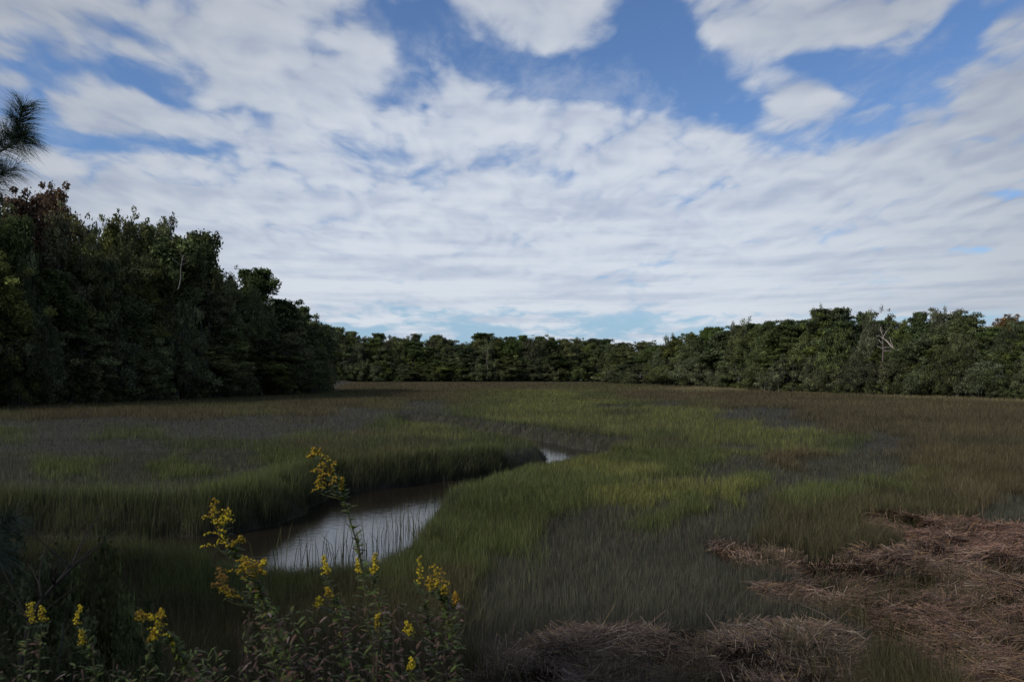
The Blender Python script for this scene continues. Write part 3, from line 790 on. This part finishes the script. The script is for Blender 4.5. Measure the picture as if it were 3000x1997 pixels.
row('far wood', 22, 710, 1440, FT, FB, .72, ['oak', 'broadleaf', 'pine'], 60, 7, 'lower middle row', 'lower middle trees of the far wood')
row('far wood', 24, 740, 1420, FT, FB, .36, ['oak', 'broadleaf'], 58, 4, 'front row', 'oaks and low trees along the front of the far wood')
row('far wood', 26, 745, 1410, FT, FB, .20, ['shrub'], 44, 2, 'marsh edge', 'shrubs along the marsh edge of the far wood')
# --- right wood
RT = [(1400, 862), (1420, 828), (1470, 792), (1500, 785), (1525, 795), (1545, 780), (1600, 762), (1660, 752), (1750, 745), (1800, 740), (1870, 733), (1900, 716), (1985, 716), (2000, 738), (2050, 738), (2110, 735), (2160, 730), (2230, 728), (2280, 748), (2320, 738), (2420, 745), (2600, 740)]
RB = [(1400, 878), (1600, 887), (1800, 899), (2000, 906), (2356, 918), (2600, 925)]
RIGHT = [(1432, 812, 55, 'broadleaf'), (1480, 786, 66, 'broadleaf'), (1515, 796, 34, 'open'), (1555, 778, 44, 'broadleaf'), (1590, 766, 50, 'broadleaf'), (1628, 752, 40, 'pine'), (1660, 752, 40, 'pine'), (1700, 748, 46, 'pine'), (1735, 744, 46, 'pine'),
         (1770, 738, 44, 'pine'), (1812, 734, 56, 'pine'), (1850, 736, 50, 'pine'), (1922, 709, 105, 'pine'), (1885, 728, 60, 'pine'), (2000, 717, 42, 'pine'), (2025, 737, 46, 'pine'), (2050, 722, 46, 'open'), (2080, 742, 46, 'broadleaf'),
         (2112, 718, 46, 'pine'), (2155, 714, 62, 'open'), (2200, 722, 76, 'broadleaf'), (2238, 728, 64, 'broadleaf'), (2275, 750, 44, 'open'), (2315, 728, 60, 'russet'), (2290, 752, 60, 'pine'), (2360, 738, 60, 'pine'), (2420, 735, 80, 'broadleaf')]
R_LB = {1432: 'rounded leafy tree at the left tip of the right wood', 1922: 'broad flat-topped pine, the highest crown of the right wood', 2000: 'small tufted pine just right of the highest crown of the right wood',
        2050: 'sparse grey tree top above the broken dead tree', 2112: 'upright comb-shaped pine top right of the broken dead tree', 2155: 'feathery pale tree top leaning left on the right wood skyline',
        2315: 'rust-orange autumn tree top near the right edge', 2200: 'wide dark dome of leaves between the feathery top and the autumn tree'}
cn = {}
for i, (px, ty, w, kd) in enumerate(RIGHT):
    cn[kd] = cn.get(kd, 0) + 1
    lk = {'pine': 'dark green pine', 'broadleaf': 'green leafy crown', 'open': 'thin leafy crown', 'russet': 'rusty leafy crown'}[kd]
    D = float(edge((px - 1178) / 1910.0)) + 14 + (i % 3) * 3
    place(kd, px, D, ty, w * 1.22, R_LB.get(px, f'{ORD[cn[kd]-1]} {lk} from the left on the right wood skyline'), 'skyline trees of the right wood', var=i)
row('right wood', 20, 1425, 2460, RT, RB, .90, ['broadleaf', 'pine', 'oak'], 92, 11, 'upper middle row', 'upper middle trees of the right wood')
row('right wood', 20, 1415, 2460, RT, RB, .66, ['oak', 'pine', 'broadleaf'], 96, 8, 'lower middle row', 'lower middle trees of the right wood')
row('right wood', 17, 1405, 2480, RT, RB, .46, ['oak'], 125, 5, 'front row', 'oaks along the front of the right wood')
row('right wood', 24, 1400, 2480, RT, RB, .20, ['shrub'], 66, 2.5, 'marsh edge', 'shrubs along the marsh edge of the right wood')

def stem(name, px, Yd, y0, y1, w, label, cat, col, lean=0, fork=True):
    a, b = at_depth(px, y0, Yd), at_depth(px + lean, y1, Yd)
    r = empty(name, (a.x, Yd, a.z), 0, label=label, cat=cat)
    mb = MB(); L = b.z - a.z; dxx = b.x - a.x; rg = np.random.default_rng(int(px))
    mb.tube([(dxx * t + .05 * L * math.sin(t * 7) * .4, .1 * math.sin(t * 4), L * t) for t in np.linspace(0, 1, 7)], np.linspace(w, w * .45, 7), 6, col)
    mb.build('trunk', M_bark, r)
    if fork:
        br = MB()
        for k in range(5):
            t = rg.uniform(.5, .95); s = rg.choice([-1, 1])
            limb(br, (dxx * t, 0, L * t), (dxx * t + s * L * rg.uniform(.12, .3), rg.uniform(-.5, .5), L * min(1.1, t + rg.uniform(.08, .25))), w * .35, w * .1, rg, 0, 4, col)
        br.build('branches', M_bark, r)
# --- bare and broken trees
def bare_tree(name, px, Yd, top_py, label, cat, spread, col, seed, levels=5, lean=(0, 0)):
    rg = np.random.default_rng(seed)
    x = (px - 1178) / 1910.0 * Yd; g = float(ground_z(np.array([x]), np.array([Yd]))[0]); H = at_depth(px, top_py, Yd).z - g
    r = empty(name, (x, Yd, g), 0, label=label, cat=cat)
    tr, br = MB(), MB()
    def grow(p, d, L, rad_, lv, mb):
        n = 4; pts = [p]
        for _ in range(n):
            d = unit(d + rg.standard_normal(3) * .16 + np.array([0, 0, .05])); pts.append(pts[-1] + d * L / n)
        mb.tube(pts, np.linspace(rad_, rad_ * .55, n + 1), 5, col)
        if lv <= 0: return
        for k in range(rg.integers(2, 4)):
            nd = unit(d + rg.standard_normal(3) * spread)
            grow(pts[-1 - (k % 2)], nd, L * rg.uniform(.62, .85), rad_ * .55, lv - 1, br)
    grow(np.zeros(3), unit(np.array([lean[0], lean[1], 1.0])), H * .30, H * .018, levels, tr)
    tr.build('trunk', M_bark, r); br.build('branches', M_bark, r)
GREY = (.17, .155, .14)
bare_tree('dead_tree', 684, 172, 735, 'bare grey many-branched tree at the right tip of the left wood', 'dead tree', .55, GREY, 3, 6)
bare_tree('dead_tree', 712, 178, 760, 'smaller bare grey tree right of the big bare tree, left wood', 'dead tree', .6, (.13, .12, .11), 5, 5)
stem('dead_snag', 410, 128, 665, 585, 0.10, 'slender pale bare stem in front of the big flat-topped pine', 'dead snag', (.13, .12, .105), 12)
bare_tree('dead_tree', 765, 366, 775, 'bare grey tree at the left end of the far wood', 'dead tree', .5, (.10, .095, .09), 9, 5)
bare_tree('dead_tree', 1700, 215, 822, 'leafless grey tree among the oaks in front of the right wood', 'dead tree', .6, (.12, .115, .105), 12, 6)
bare_tree('dead_tree', 1768, 190, 820, 'bare grey tree with dark stem at the marsh edge, right wood', 'dead tree', .6, (.12, .115, .105), 14, 6)
stem('dead_snag', 1120, 366, 870, 800, .15, 'pale bare stem standing in front of the far wood', 'dead snag', (.15, .13, .11), 2)
stem('dead_snag', 1792, 185, 901, 872, .12, 'taller of three pale dead stubs at the marsh edge', 'dead snag', (.26, .235, .21), -2)
stem('dead_snag', 1758, 190, 899, 880, .08, 'leftmost of three pale dead stubs at the marsh edge', 'dead snag', (.22, .20, .18), 3)
stem('dead_snag', 1824, 182, 901, 884, .07, 'rightmost short thin dead stub of the three at the marsh edge', 'dead snag', (.22, .20, .18), -2)
stem('dead_snag', 1672, 255, 893, 858, .12, 'slim grey stem under the oaks left of the dead stubs', 'dead snag', (.2, .18, .16), -3)
def broken_tree():
    Yd = 159.0
    a = at_depth(2031, 880, Yd); a.z = float(ground_z(np.array([a.x]), np.array([Yd]))[0])
    r = empty('broken_tree', (a.x, Yd, a.z), 0, label='snapped dead tree with pale hanging top in the right wood', cat='dead tree')
    P = lambda px, py, dy=0: np.array(at_depth(px, py, Yd + dy)) - np.array(a)
    mb = MB(); rg = np.random.default_rng(4)
    mb.tube([np.zeros(3), P(2031, 830), P(2032, 800), P(2031, 780), P(2028, 752)], [.24, .18, .15, .12, .04], 7, (.13, .10, .085))
    mb.build('trunk', M_bark, r)
    mb = MB()
    mb.tube([P(2030, 775), P(2040, 783, -.5), P(2052, 797, -.8), P(2064, 807, -1)], [.07, .12, .15, .17], 7, (.44, .37, .32))
    for p_, w_ in (((2062, 805), .07), ((2066, 803), .06), ((2069, 801), .05)):
        mb.tube([P(2062, 807, -1), P(p_[0], p_[1] + 2, -1), P(p_[0] + 1, p_[1] - 2, -1)], [w_, w_ * .8, .01], 4, (.55, .45, .38))
    mb.build('hanging_top', M_bark, r)
    br = MB(); col = (.36, .32, .29)
    for q in ([(2031, 776), (2038, 764), (2048, 752)], [(2031, 778), (2024, 772), (2016, 772)], [(2056, 799), (2050, 786), (2047, 774)], [(2032, 799), (2044, 798), (2058, 799)],
              [(2031, 801), (2022, 797), (2017, 795)], [(2032, 806), (2046, 806), (2060, 810)], [(2031, 790), (2025, 785), (2022, 780)], [(2029, 765), (2025, 757), (2027, 750)]):
        br.tube([P(*k, -.6) for k in q], [.06, .045, .02], 5, col)
    br.build('branches', M_bark, r)
broken_tree()

# dense understorey behind the front rows so the woods close up
def understorey(name, px0, px1, off0, off1, n, hh, label):
    rg = np.random.default_rng(int(px0 + 9999)); cen, rad = [], []
    for _ in range(n):
        px = rg.uniform(px0, px1); u_ = (px - 1178) / 1910.0; D = float(edge(u_)) + rg.uniform(off0, off1)
        s = rg.uniform(1.2, 2.4) * (1 + D / 500); zz = rg.random() * hh
        cen.append((u_ * D, D, .8 + zz)); rad.append((s, s, s * .8))
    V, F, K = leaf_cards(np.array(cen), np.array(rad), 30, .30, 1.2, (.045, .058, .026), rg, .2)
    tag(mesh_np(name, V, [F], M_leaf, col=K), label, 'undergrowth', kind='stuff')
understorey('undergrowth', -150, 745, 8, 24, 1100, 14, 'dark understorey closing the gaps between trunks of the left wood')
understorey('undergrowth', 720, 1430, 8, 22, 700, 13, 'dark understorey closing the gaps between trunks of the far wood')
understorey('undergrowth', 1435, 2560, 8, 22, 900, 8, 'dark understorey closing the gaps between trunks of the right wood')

# ------------------------------------------------------------------ goldenrods on the bank in front
GOLD, OCHRE, BRN = (.66, .50, .03), (.46, .31, .02), (.24, .13, .03)
def plume(parent, c, w, h, colr, rg, lean=0.0, dens=1.0, clubs=False):
    """a flower head: small branchlets crowded with florets, about w x h metres, centred on c (local)"""
    mb = MB(); c = np.array(c, float)
    base = c + np.array([lean * w * -.5, 0, -h / 2]); tip = c + np.array([lean * w * .5, 0, h / 2])
    ax = [base + (tip - base) * t + np.array([.1 * w * math.sin(3 * t), 0, 0]) for t in np.linspace(0, 1, 6)]
    mb.tube(ax, np.linspace(.0022, .0008, 6), 4, (.10, .12, .03))
    nb = int((15 if not clubs else 19) * dens)
    for i in range(nb):
        t = (i + .5) / nb; p0 = base + (tip - base) * t
        a = rg.uniform(0, 6.28); L = w * .56 * (1.15 - .7 * t) * rg.uniform(.6, 1.1)
        if clubs: L *= .8
        d = np.array([math.cos(a), math.sin(a) * .8, .45])
        tt = np.linspace(0, 1, 5)[:, None]
        pts = p0 + d * L * tt + np.array([0, 0, -.5 * L]) * tt ** 2
        mb.tube(pts, np.linspace(.0012, .0006, 5), 3, (.12, .12, .03), cap=False)
        nf = int(max(5, L / .0042))
        for k in range(nf):
            s = (k + .6) / nf; q = p0 + d * L * s + np.array([0, 0, -.5 * L]) * s * s + rg.standard_normal(3) * .0028 + np.array([0, 0, .002])
            r = rg.uniform(.0022, .0046)
            O = np.array([[1, 0, 0], [-1, 0, 0], [0, 1, 0], [0, -1, 0], [0, 0, 1.3], [0, 0, -1.1]]) * r
            th = rg.uniform(0, 1.5); R_ = np.array([[math.cos(th), -math.sin(th), 0], [math.sin(th), math.cos(th), 0], [0, 0, 1]])
            cc = np.array(colr) * rg.uniform(.65, 1.25)
            if rg.random() < .2: cc = np.array(BRN)
            mb.add(O @ R_.T + q, t=[[0, 2, 4], [2, 1, 4], [1, 3, 4], [3, 0, 4], [2, 0, 5], [1, 2, 5], [3, 1, 5], [0, 3, 5]], c=cc)
    return mb.build('flower_head', M_flower, parent, False)
def leaf(mb, p, d, L, w, col, rg):
    d = unit(np.array(d, float)); side = unit(np.cross(d, [0, 0, 1.0]) + 1e-6); 
    side = unit(side + rg.standard_normal(3) * .25); up = np.cross(side, d); dr = -.35 * L * rg.uniform(.2, 1.2)
    t = np.array([0, .3, .65, 1.0]); ww = np.array([.25, 1, .75, .04]) * w / 2
    P = np.array(p)[None] + d[None] * (t * L)[:, None] + np.array([0, 0, 1.0])[None] * (dr * t ** 2)[:, None]
    V = np.empty((8, 3)); V[0::2] = P - side * ww[:, None] + up * ww[:, None] * .25; V[1::2] = P + side * ww[:, None] + up * ww[:, None] * .25
    mb.add(V, q=[[0, 1, 3, 2], [2, 3, 5, 4], [4, 5, 7, 6]], c=col)
def goldenrod(pts, Yd, heads, label, leafy=1.0, brown=.2, seed=0, L0=.055):
    """pts: stem through photo px from the ground up; heads: (px,py,w_px,h_px,colour,club)"""
    rg = np.random.default_rng(seed)
    w = [np.array(at_depth(a, b, Yd)) for a, b in pts]
    gx_ = w[0][0] + (w[0][0] - w[1][0]) * .4
    g = float(ground_z(np.array([gx_]), np.array([Yd + .1]))[0])
    root = np.array([gx_, Yd + .1, g])
    r = empty('goldenrod', tuple(root), 0, label=label, cat='goldenrod', group='goldenrods on the bank')
    P = [np.zeros(3)] + [p - root for p in w]
    tt = np.linspace(0, len(P) - 1, 26)
    S = np.stack([np.interp(tt, range(len(P)), [p[k] for p in P]) for k in range(3)], 1)
    for _ in range(2): S[1:-1] = (S[:-2] + S[1:-1] * 2 + S[2:]) / 4
    st = MB(); st.tube(S, np.linspace(.0060, .0022, 26), 6, (.075, .075, .030)); 
    lv = MB(); seg = np.linalg.norm(np.diff(S, axis=0), axis=1).sum(); n = int(seg / .0085 * leafy)
    for i in range(n):
        t = rg.random() ** .85; f = t * 25; k = min(int(f), 24); p = S[k] + (S[k + 1] - S[k]) * (f - k)
        if t > .93: continue
        a = rg.uniform(0, 6.28); el = rg.uniform(.1, 1.0)
        b = rg.random() < brown * (1.5 - t)
        col = np.array((.115, .062, .040) if b else (.085, .118, .018)) * rg.uniform(.6, 1.5)
        if not b and rg.random() < .15: col = np.array((.14, .13, .03))
        leaf(lv, p, (math.cos(a), math.sin(a), el), L0 * rg.uniform(.5, 1.3) * (1.15 - .5 * t), .013 * rg.uniform(.6, 1.3), col, rg)
    for j, (hx, hy, hw, hh, cc, club) in enumerate(heads):
        c = np.array(at_depth(hx, hy, Yd)) - root
        m = 1910.0 / Yd
        bot = c - np.array([0, 0, hh / m / 2])
        # a side branch from the stem to the head
        d = np.linalg.norm(S - bot, axis=1) + np.where(S[:, 2] > bot[2] - .03, 9, 0) * 1.0
        k = int(d.argmin()); 
        if d[k] < 5 and np.linalg.norm(S[k] - bot) > .02:
            tq = np.linspace(0, 1, 6)[:, None]
            B = S[k] + (bot - S[k]) * tq + np.array([(bot[0] - S[k][0]) * .25, 0, 0]) * np.sin(tq * math.pi)
            st.tube(B, np.linspace(.003, .0018, 6), 4, (.085, .085, .03), cap=False)
            for _ in range(int(9 * leafy + 3)):
                q = B[0] + (B[-1] - B[0]) * rg.random(); a = rg.uniform(0, 6.28)
                leaf(lv, q, (math.cos(a), math.sin(a), .5), L0 * .7 * rg.uniform(.5, 1.2), .010, np.array((.055, .08, .022)) * rg.uniform(.6, 1.4), rg)
        plume(r, c, hw / m, hh / m, cc, rg, lean=rg.uniform(-.3, .3), clubs=club)
    st.build('stem', M_plant, r); lv.build('leaves', M_plant, r, False)
    return r
goldenrod([(866, 1600), (852, 1450), (838, 1340), (826, 1260), (806, 1200), (792, 1150), (782, 1110), (770, 1085)], 3.45,
          [(740, 1062, 50, 62, OCHRE, 0), (765, 1090, 52, 56, OCHRE, 0), (735, 1110, 38, 38, OCHRE, 0), (786, 1112, 12, 26, OCHRE, 1), (722, 1042, 30, 22, OCHRE, 0)],
          'tallest goldenrod, its ochre plume bending left above the creek', 1.0, .12, 1)
goldenrod([(650, 1600), (622, 1460), (592, 1380), (565, 1320), (545, 1275), (520, 1240)], 3.35,
          [(505, 1215, 66, 88, GOLD, 0), (492, 1170, 34, 46, OCHRE, 0), (545, 1244, 40, 22, OCHRE, 0), (520, 1190, 40, 40, GOLD, 0)],
          'goldenrod with the fullest yellow plume at the left of the clump', 1.5, .15, 2)
goldenrod([(690, 1600), (650, 1480), (620, 1420), (600, 1370), (585, 1330)], 3.2,
          [(560, 1300, 70, 34, OCHRE, 0), (590, 1312, 60, 44, (.5, .3, .02), 0), (606, 1296, 26, 16, GOLD, 1), (510, 1330, 60, 50, BRN, 0), (520, 1362, 56, 26, OCHRE, 0)],
          'leafy goldenrod with faded ochre plumes below the fullest yellow plume', 1.7, .3, 3)
goldenrod([(800, 1600), (790, 1500), (780, 1420), (764, 1350)], 3.3, [(747, 1300, 26, 44, GOLD, 1), (755, 1362, 24, 20, OCHRE, 1), (733, 1385, 30, 22, GOLD, 1)],
          'goldenrod with three small compact heads left of the tallest stem', 1.3, .35, 4)
goldenrod([(880, 1600), (880, 1500), (872, 1400), (864, 1340)], 3.3, [(862, 1297, 30, 44, GOLD, 1), (824, 1302, 16, 32, GOLD, 1), (866, 1426, 36, 32, GOLD, 1)],
          'goldenrod with one bright compact head right beside the tallest stem', 1.2, .5, 5)
goldenrod([(1010, 1600), (1000, 1500), (985, 1420), (972, 1370)], 3.4, [(964, 1312, 26, 66, GOLD, 1), (938, 1446, 38, 30, GOLD, 1)],
          'goldenrod with a bright upright spike at the right of the clump', .9, .4, 6)
goldenrod([(1060, 1600), (1046, 1510), (1036, 1440), (1024, 1390), (1010, 1350)], 3.5, [(1006, 1326, 50, 50, OCHRE, 0), (990, 1345, 26, 30, OCHRE, 0), (1048, 1377, 26, 28, (.5, .27, .02), 1), (1022, 1358, 26, 24, OCHRE, 0)],
          'rightmost goldenrod with loose ochre plumes and drooping dry leaves', 1.7, .25, 7)
goldenrod([(960, 1640), (955, 1580), (950, 1555)], 3.2, [(946, 1528, 22, 28, GOLD, 1)], 'short goldenrod with one yellow head at the bottom edge', 1.2, .6, 8)
goldenrod([(300, 1640), (325, 1560), (345, 1500)], 3.2, [(358, 1440, 52, 56, GOLD, 0), (325, 1418, 50, 22, OCHRE, 0), (372, 1412, 26, 22, OCHRE, 0), (352, 1462, 26, 26, OCHRE, 1)],
          'lone goldenrod with a drooping ochre plume in the lower left', .3, .2, 9)
goldenrod([(470, 1620), (440, 1550), (410, 1500), (395, 1475), (385, 1455)], 3.25, [(400, 1486, 14, 24, GOLD, 1)], 'leafy green goldenrod stem leaning left beside the lone plume', 1.6, .15, 10)
goldenrod([(40, 1640), (58, 1520), (66, 1450)], 3.3, [(70, 1410, 34, 46, GOLD, 1)], 'goldenrod with a bright head nearest the lower left corner', .5, .2, 11)
goldenrod([(80, 1640), (90, 1520), (96, 1440)], 3.35, [(98, 1412, 26, 34, GOLD, 1)], 'goldenrod with a dull head just right of the corner goldenrod', .5, .2, 12)
goldenrod([(230, 1640), (215, 1520), (195, 1450)], 3.3, [(180, 1415, 26, 42, GOLD, 1), (187, 1467, 24, 34, GOLD, 1)], 'goldenrod with two small heads one above the other at lower left', .7, .2, 13)

# weedy growth round their feet
def weeds():
    rg = np.random.default_rng(77); mb = MB()
    for (px0, px1, py0, py1, n, br) in ((560, 1060, 1490, 1600, 560, .6), (700, 1060, 1390, 1490, 220, .6), (-40, 560, 1530, 1600, 220, .3), (560, 690, 1400, 1500, 170, .25), (430, 520, 1490, 1570, 90, .2)):
        for _ in range(n):
            p = np.array(at_depth(rg.uniform(px0, px1), rg.uniform(py0, py1), rg.uniform(3.1, 3.8))); a = rg.uniform(0, 6.28)
            b = rg.random() < br
            col = np.array((.095, .052, .034) if b else (.068, .088, .018)) * rg.uniform(.5, 1.5)
            if b and rg.random() < .06: col = np.array((.22, .15, .13))
            leaf(mb, p, (math.cos(a), math.sin(a), rg.uniform(-.6, .9)), rg.uniform(.02, .055), rg.uniform(.006, .016), col, rg)
        for _ in range(n // 14):
            x_ = at_depth(rg.uniform(px0, px1), 1500, 3.5).x; yy_ = rg.uniform(3.1, 3.8); g = float(ground_z(np.array([x_]), np.array([yy_]))[0])
            zt = at_depth(0, rg.uniform(py0, py1), yy_).z; o = rg.standard_normal(2) * .08
            mb.tube([(x_ - o[0], yy_, g), (x_, yy_, (g + zt) / 2), (x_ + o[0], yy_ + o[1], zt)], [.004, .003, .0015], 4, (.07, .05, .035), cap=False)
    tag(mb.build('bank_weeds', M_plant, None, False), 'tangle of brown and green weeds round the goldenrod stems', 'weeds', kind='stuff')
weeds()

# ------------------------------------------------------------------ young pine just outside the left edge, its twigs reach into the view
def near_pine():
    Yd = 6.6; x0 = -5.1
    g = float(ground_z(np.array([x0]), np.array([Yd]))[0])
    r = empty('pine_tree', (x0, Yd, g), 0, label='young long-needled pine at the left edge with twigs reaching into view', cat='pine')
    root = np.array([x0, Yd, g]); tr = MB(); H = 7.6
    T = [(0.05 * math.sin(3 * t), .05 * math.cos(2 * t), H * t) for t in np.linspace(0, 1, 10)]
    tr.tube(T, np.linspace(.075, .015, 10), 8, (.08, .06, .048)); tr.build('trunk', M_bark, r)
    rg = np.random.default_rng(5)
    def needle_set(mb, a, b, n, L, fwd):
        a, b = np.array(a, float), np.array(b, float); d = unit(b - a)
        t = rg.random(n) ** .8; P = a + (b - a) * t[:, None]
        rr = rg.standard_normal((n, 3)); rr -= (rr @ d)[:, None] * d; rr /= np.linalg.norm(rr, axis=1)[:, None]
        f = fwd * (.5 + .9 * t) + rg.standard_normal(n) * .15
        D = rr + d * f[:, None]; D /= np.linalg.norm(D, axis=1)[:, None]
        LL = L * rg.uniform(.7, 1.15, n)[:, None]; w = .0013
        s = np.cross(D, rg.standard_normal((n, 3))); s /= np.linalg.norm(s, axis=1)[:, None]
        M1 = P + D * LL * .5; E1 = P + D * LL + np.array([0, 0, -1]) * LL * .22
        V = np.stack([P - s * w, P + s * w, M1 + s * w, M1 - s * w, E1], 1).reshape(-1, 3); i = np.arange(n)[:, None] * 5
        col = np.repeat(np.array([[.022, .045, .024]]) * rg.uniform(.5, 1.5, (n, 1)), 5, 0)
        mb.add(V, q=i + np.array([[0, 1, 2, 3]]), t=i + np.array([[3, 2, 4]]), c=col)
    def branch(path, shoots, dy=0):
        W = [np.array(at_depth(a, b, Yd + dy)) - root for a, b in path]
        k0 = np.array([0, 0, max(.5, W[0][2] - .5)]); W = [k0] + W
        mb = MB(); tt = np.linspace(0, len(W) - 1, 12)
        S = np.stack([np.interp(tt, range(len(W)), [p[k] for p in W]) for k in range(3)], 1); S[1:-1] = (S[:-2] + 2 * S[1:-1] + S[2:]) / 4
        mb.tube(S, np.linspace(.014, .005, 12), 6, (.06, .045, .036))
        sh = []
        for q in shoots:
            a, b = (np.array(at_depth(*z_, Yd + dy)) - root for z_ in q[:2]); b = b + np.array([0, q[2], 0])
            mb.tube([a, (a + b) / 2, b], [.006, .005, .003], 5, (.06, .045, .036)); sh.append((a, b, q[3]))
        br = mb.build('branch', M_bark, r)
        nm = MB()
        for a, b, n in sh: needle_set(nm, a, b, n, .235, .75)
        nm.build('needles', M_needle, br, False)
    branch([(-60, 372), (0, 350), (30, 325)], [((30, 328), (62, 250), -.05, 620), ((0, 350), (46, 312), .05, 260), ((36, 330), (82, 324), -.15, 330), ((-30, 362), (0, 300), .1, 360), ((-40, 365), (-5, 385), -.1, 260)])
    branch([(-60, 430), (-20, 415)], [((-40, 425), (10, 395), 0, 240), ((-40, 420), (2, 372), .2, 220), ((-70, 440), (-14, 430), 0, 200)], .3)
    branch([(-120, 1300), (-60, 1240)], [((-60, 1245), (30, 1190), 0, 420), ((-60, 1260), (18, 1245), -.2, 300), ((-90, 1290), (-10, 1290), .2, 300)], -.2)
    branch([(-140, 800), (-110, 760)], [((-110, 760), (-60, 700), 0, 260), ((-130, 790), (-70, 790), 0, 220)], -.1)
    branch([(-120, -60), (-90, -100)], [((-90, -100), (-20, -60), 0, 300), ((-110, -60), (-40, -140), 0, 260)], 0)
near_pine()

# dark bushes on the bank, lower left
def bank_bush(px, Yd, top_py, wpx, label, var):
    place('shrub', px, Yd, top_py, wpx, label, 'bushes on the bank at lower left', var=var)
bank_bush(60, 9.4, 1185, 270, 'dark bush at the left edge under the low pine twig', 0)
bank_bush(215, 9.8, 1205, 200, 'dark bush right of the left edge bush, by the creek mouth', 1)
bank_bush(320, 9.2, 1330, 150, 'lowest small dark bush beside the creek grass', 2)
bank_bush(120, 8.4, 1330, 260, 'dark bush in front of the two others in the lower left', 2)
def twig(pts, Yd, label):
    W = [np.array(at_depth(a, b, Yd)) for a, b in pts]; g = float(ground_z(np.array([W[0][0]]), np.array([Yd]))[0])
    root = np.array([W[0][0], Yd, g]); r = empty('bare_sapling', tuple(root), 0, label=label, cat='sapling'); rg = np.random.default_rng(3)
    mb = MB(); P = [np.zeros(3)] + [w - root for w in W]; mb.tube(P, np.linspace(.022, .008, len(P)), 6, (.035, .03, .026)); mb.build('trunk', M_bark, r)
    br = MB(); 
    for k in range(2, len(P)):
        for _ in range(4):
            a = rg.uniform(0, 6.28); d = np.array([math.cos(a) * .3, math.sin(a) * .3, rg.uniform(.15, .45)]); limb(br, P[k], P[k] + d * rg.uniform(.5, 1.2), .006, .0015, rg, 0, 5, (.04, .034, .03))
    br.build('branches', M_bark, r)
twig([(50, 1520), (70, 1430), (95, 1380), (125, 1345), (165, 1305)], 5.0, 'thin leafless sapling leaning right in front of the dark bushes')

# unseen trees added on the bank, left of and behind the view, to shade the foreground
for i, (x_, y_, h_, w_, kd, lb) in enumerate([(-15, 3, 10.5, 8, 'pine', 'unseen pine added for shade beyond the left edge, nearest the viewer'), (-19, 9, 10, 9, 'broadleaf', 'unseen leafy tree added for shade beyond the left edge behind the young pine'),
                                  (-25, 2, 12, 10, 'broadleaf', 'big unseen leafy tree added for shade farthest beyond the left edge'), (-13, -5, 9.5, 8, 'broadleaf', 'unseen leafy tree added for shade behind the viewer on the left'),
                                  (-20, -8, 12, 8, 'pine', 'unseen tall pine added for shade behind the viewer on the left')]):
    P_ = PROTO[kd][i % len(PROTO[kd])]; g = float(ground_z(np.array([float(x_)]), np.array([float(y_)]))[0])
    r = empty(NAMES[kd][0], (x_, y_, g), i * 1.3, label=lb, cat=NAMES[kd][1], group='unseen trees added on the bank to shade the foreground')
    r.scale = (w_ / P_[3], w_ / P_[3], h_ / P_[2])
    for n_, d_ in (('trunk', P_[0]), ('crown', P_[1])):
        o = bpy.data.objects.new(n_, d_); C.objects.link(o); o.parent = r
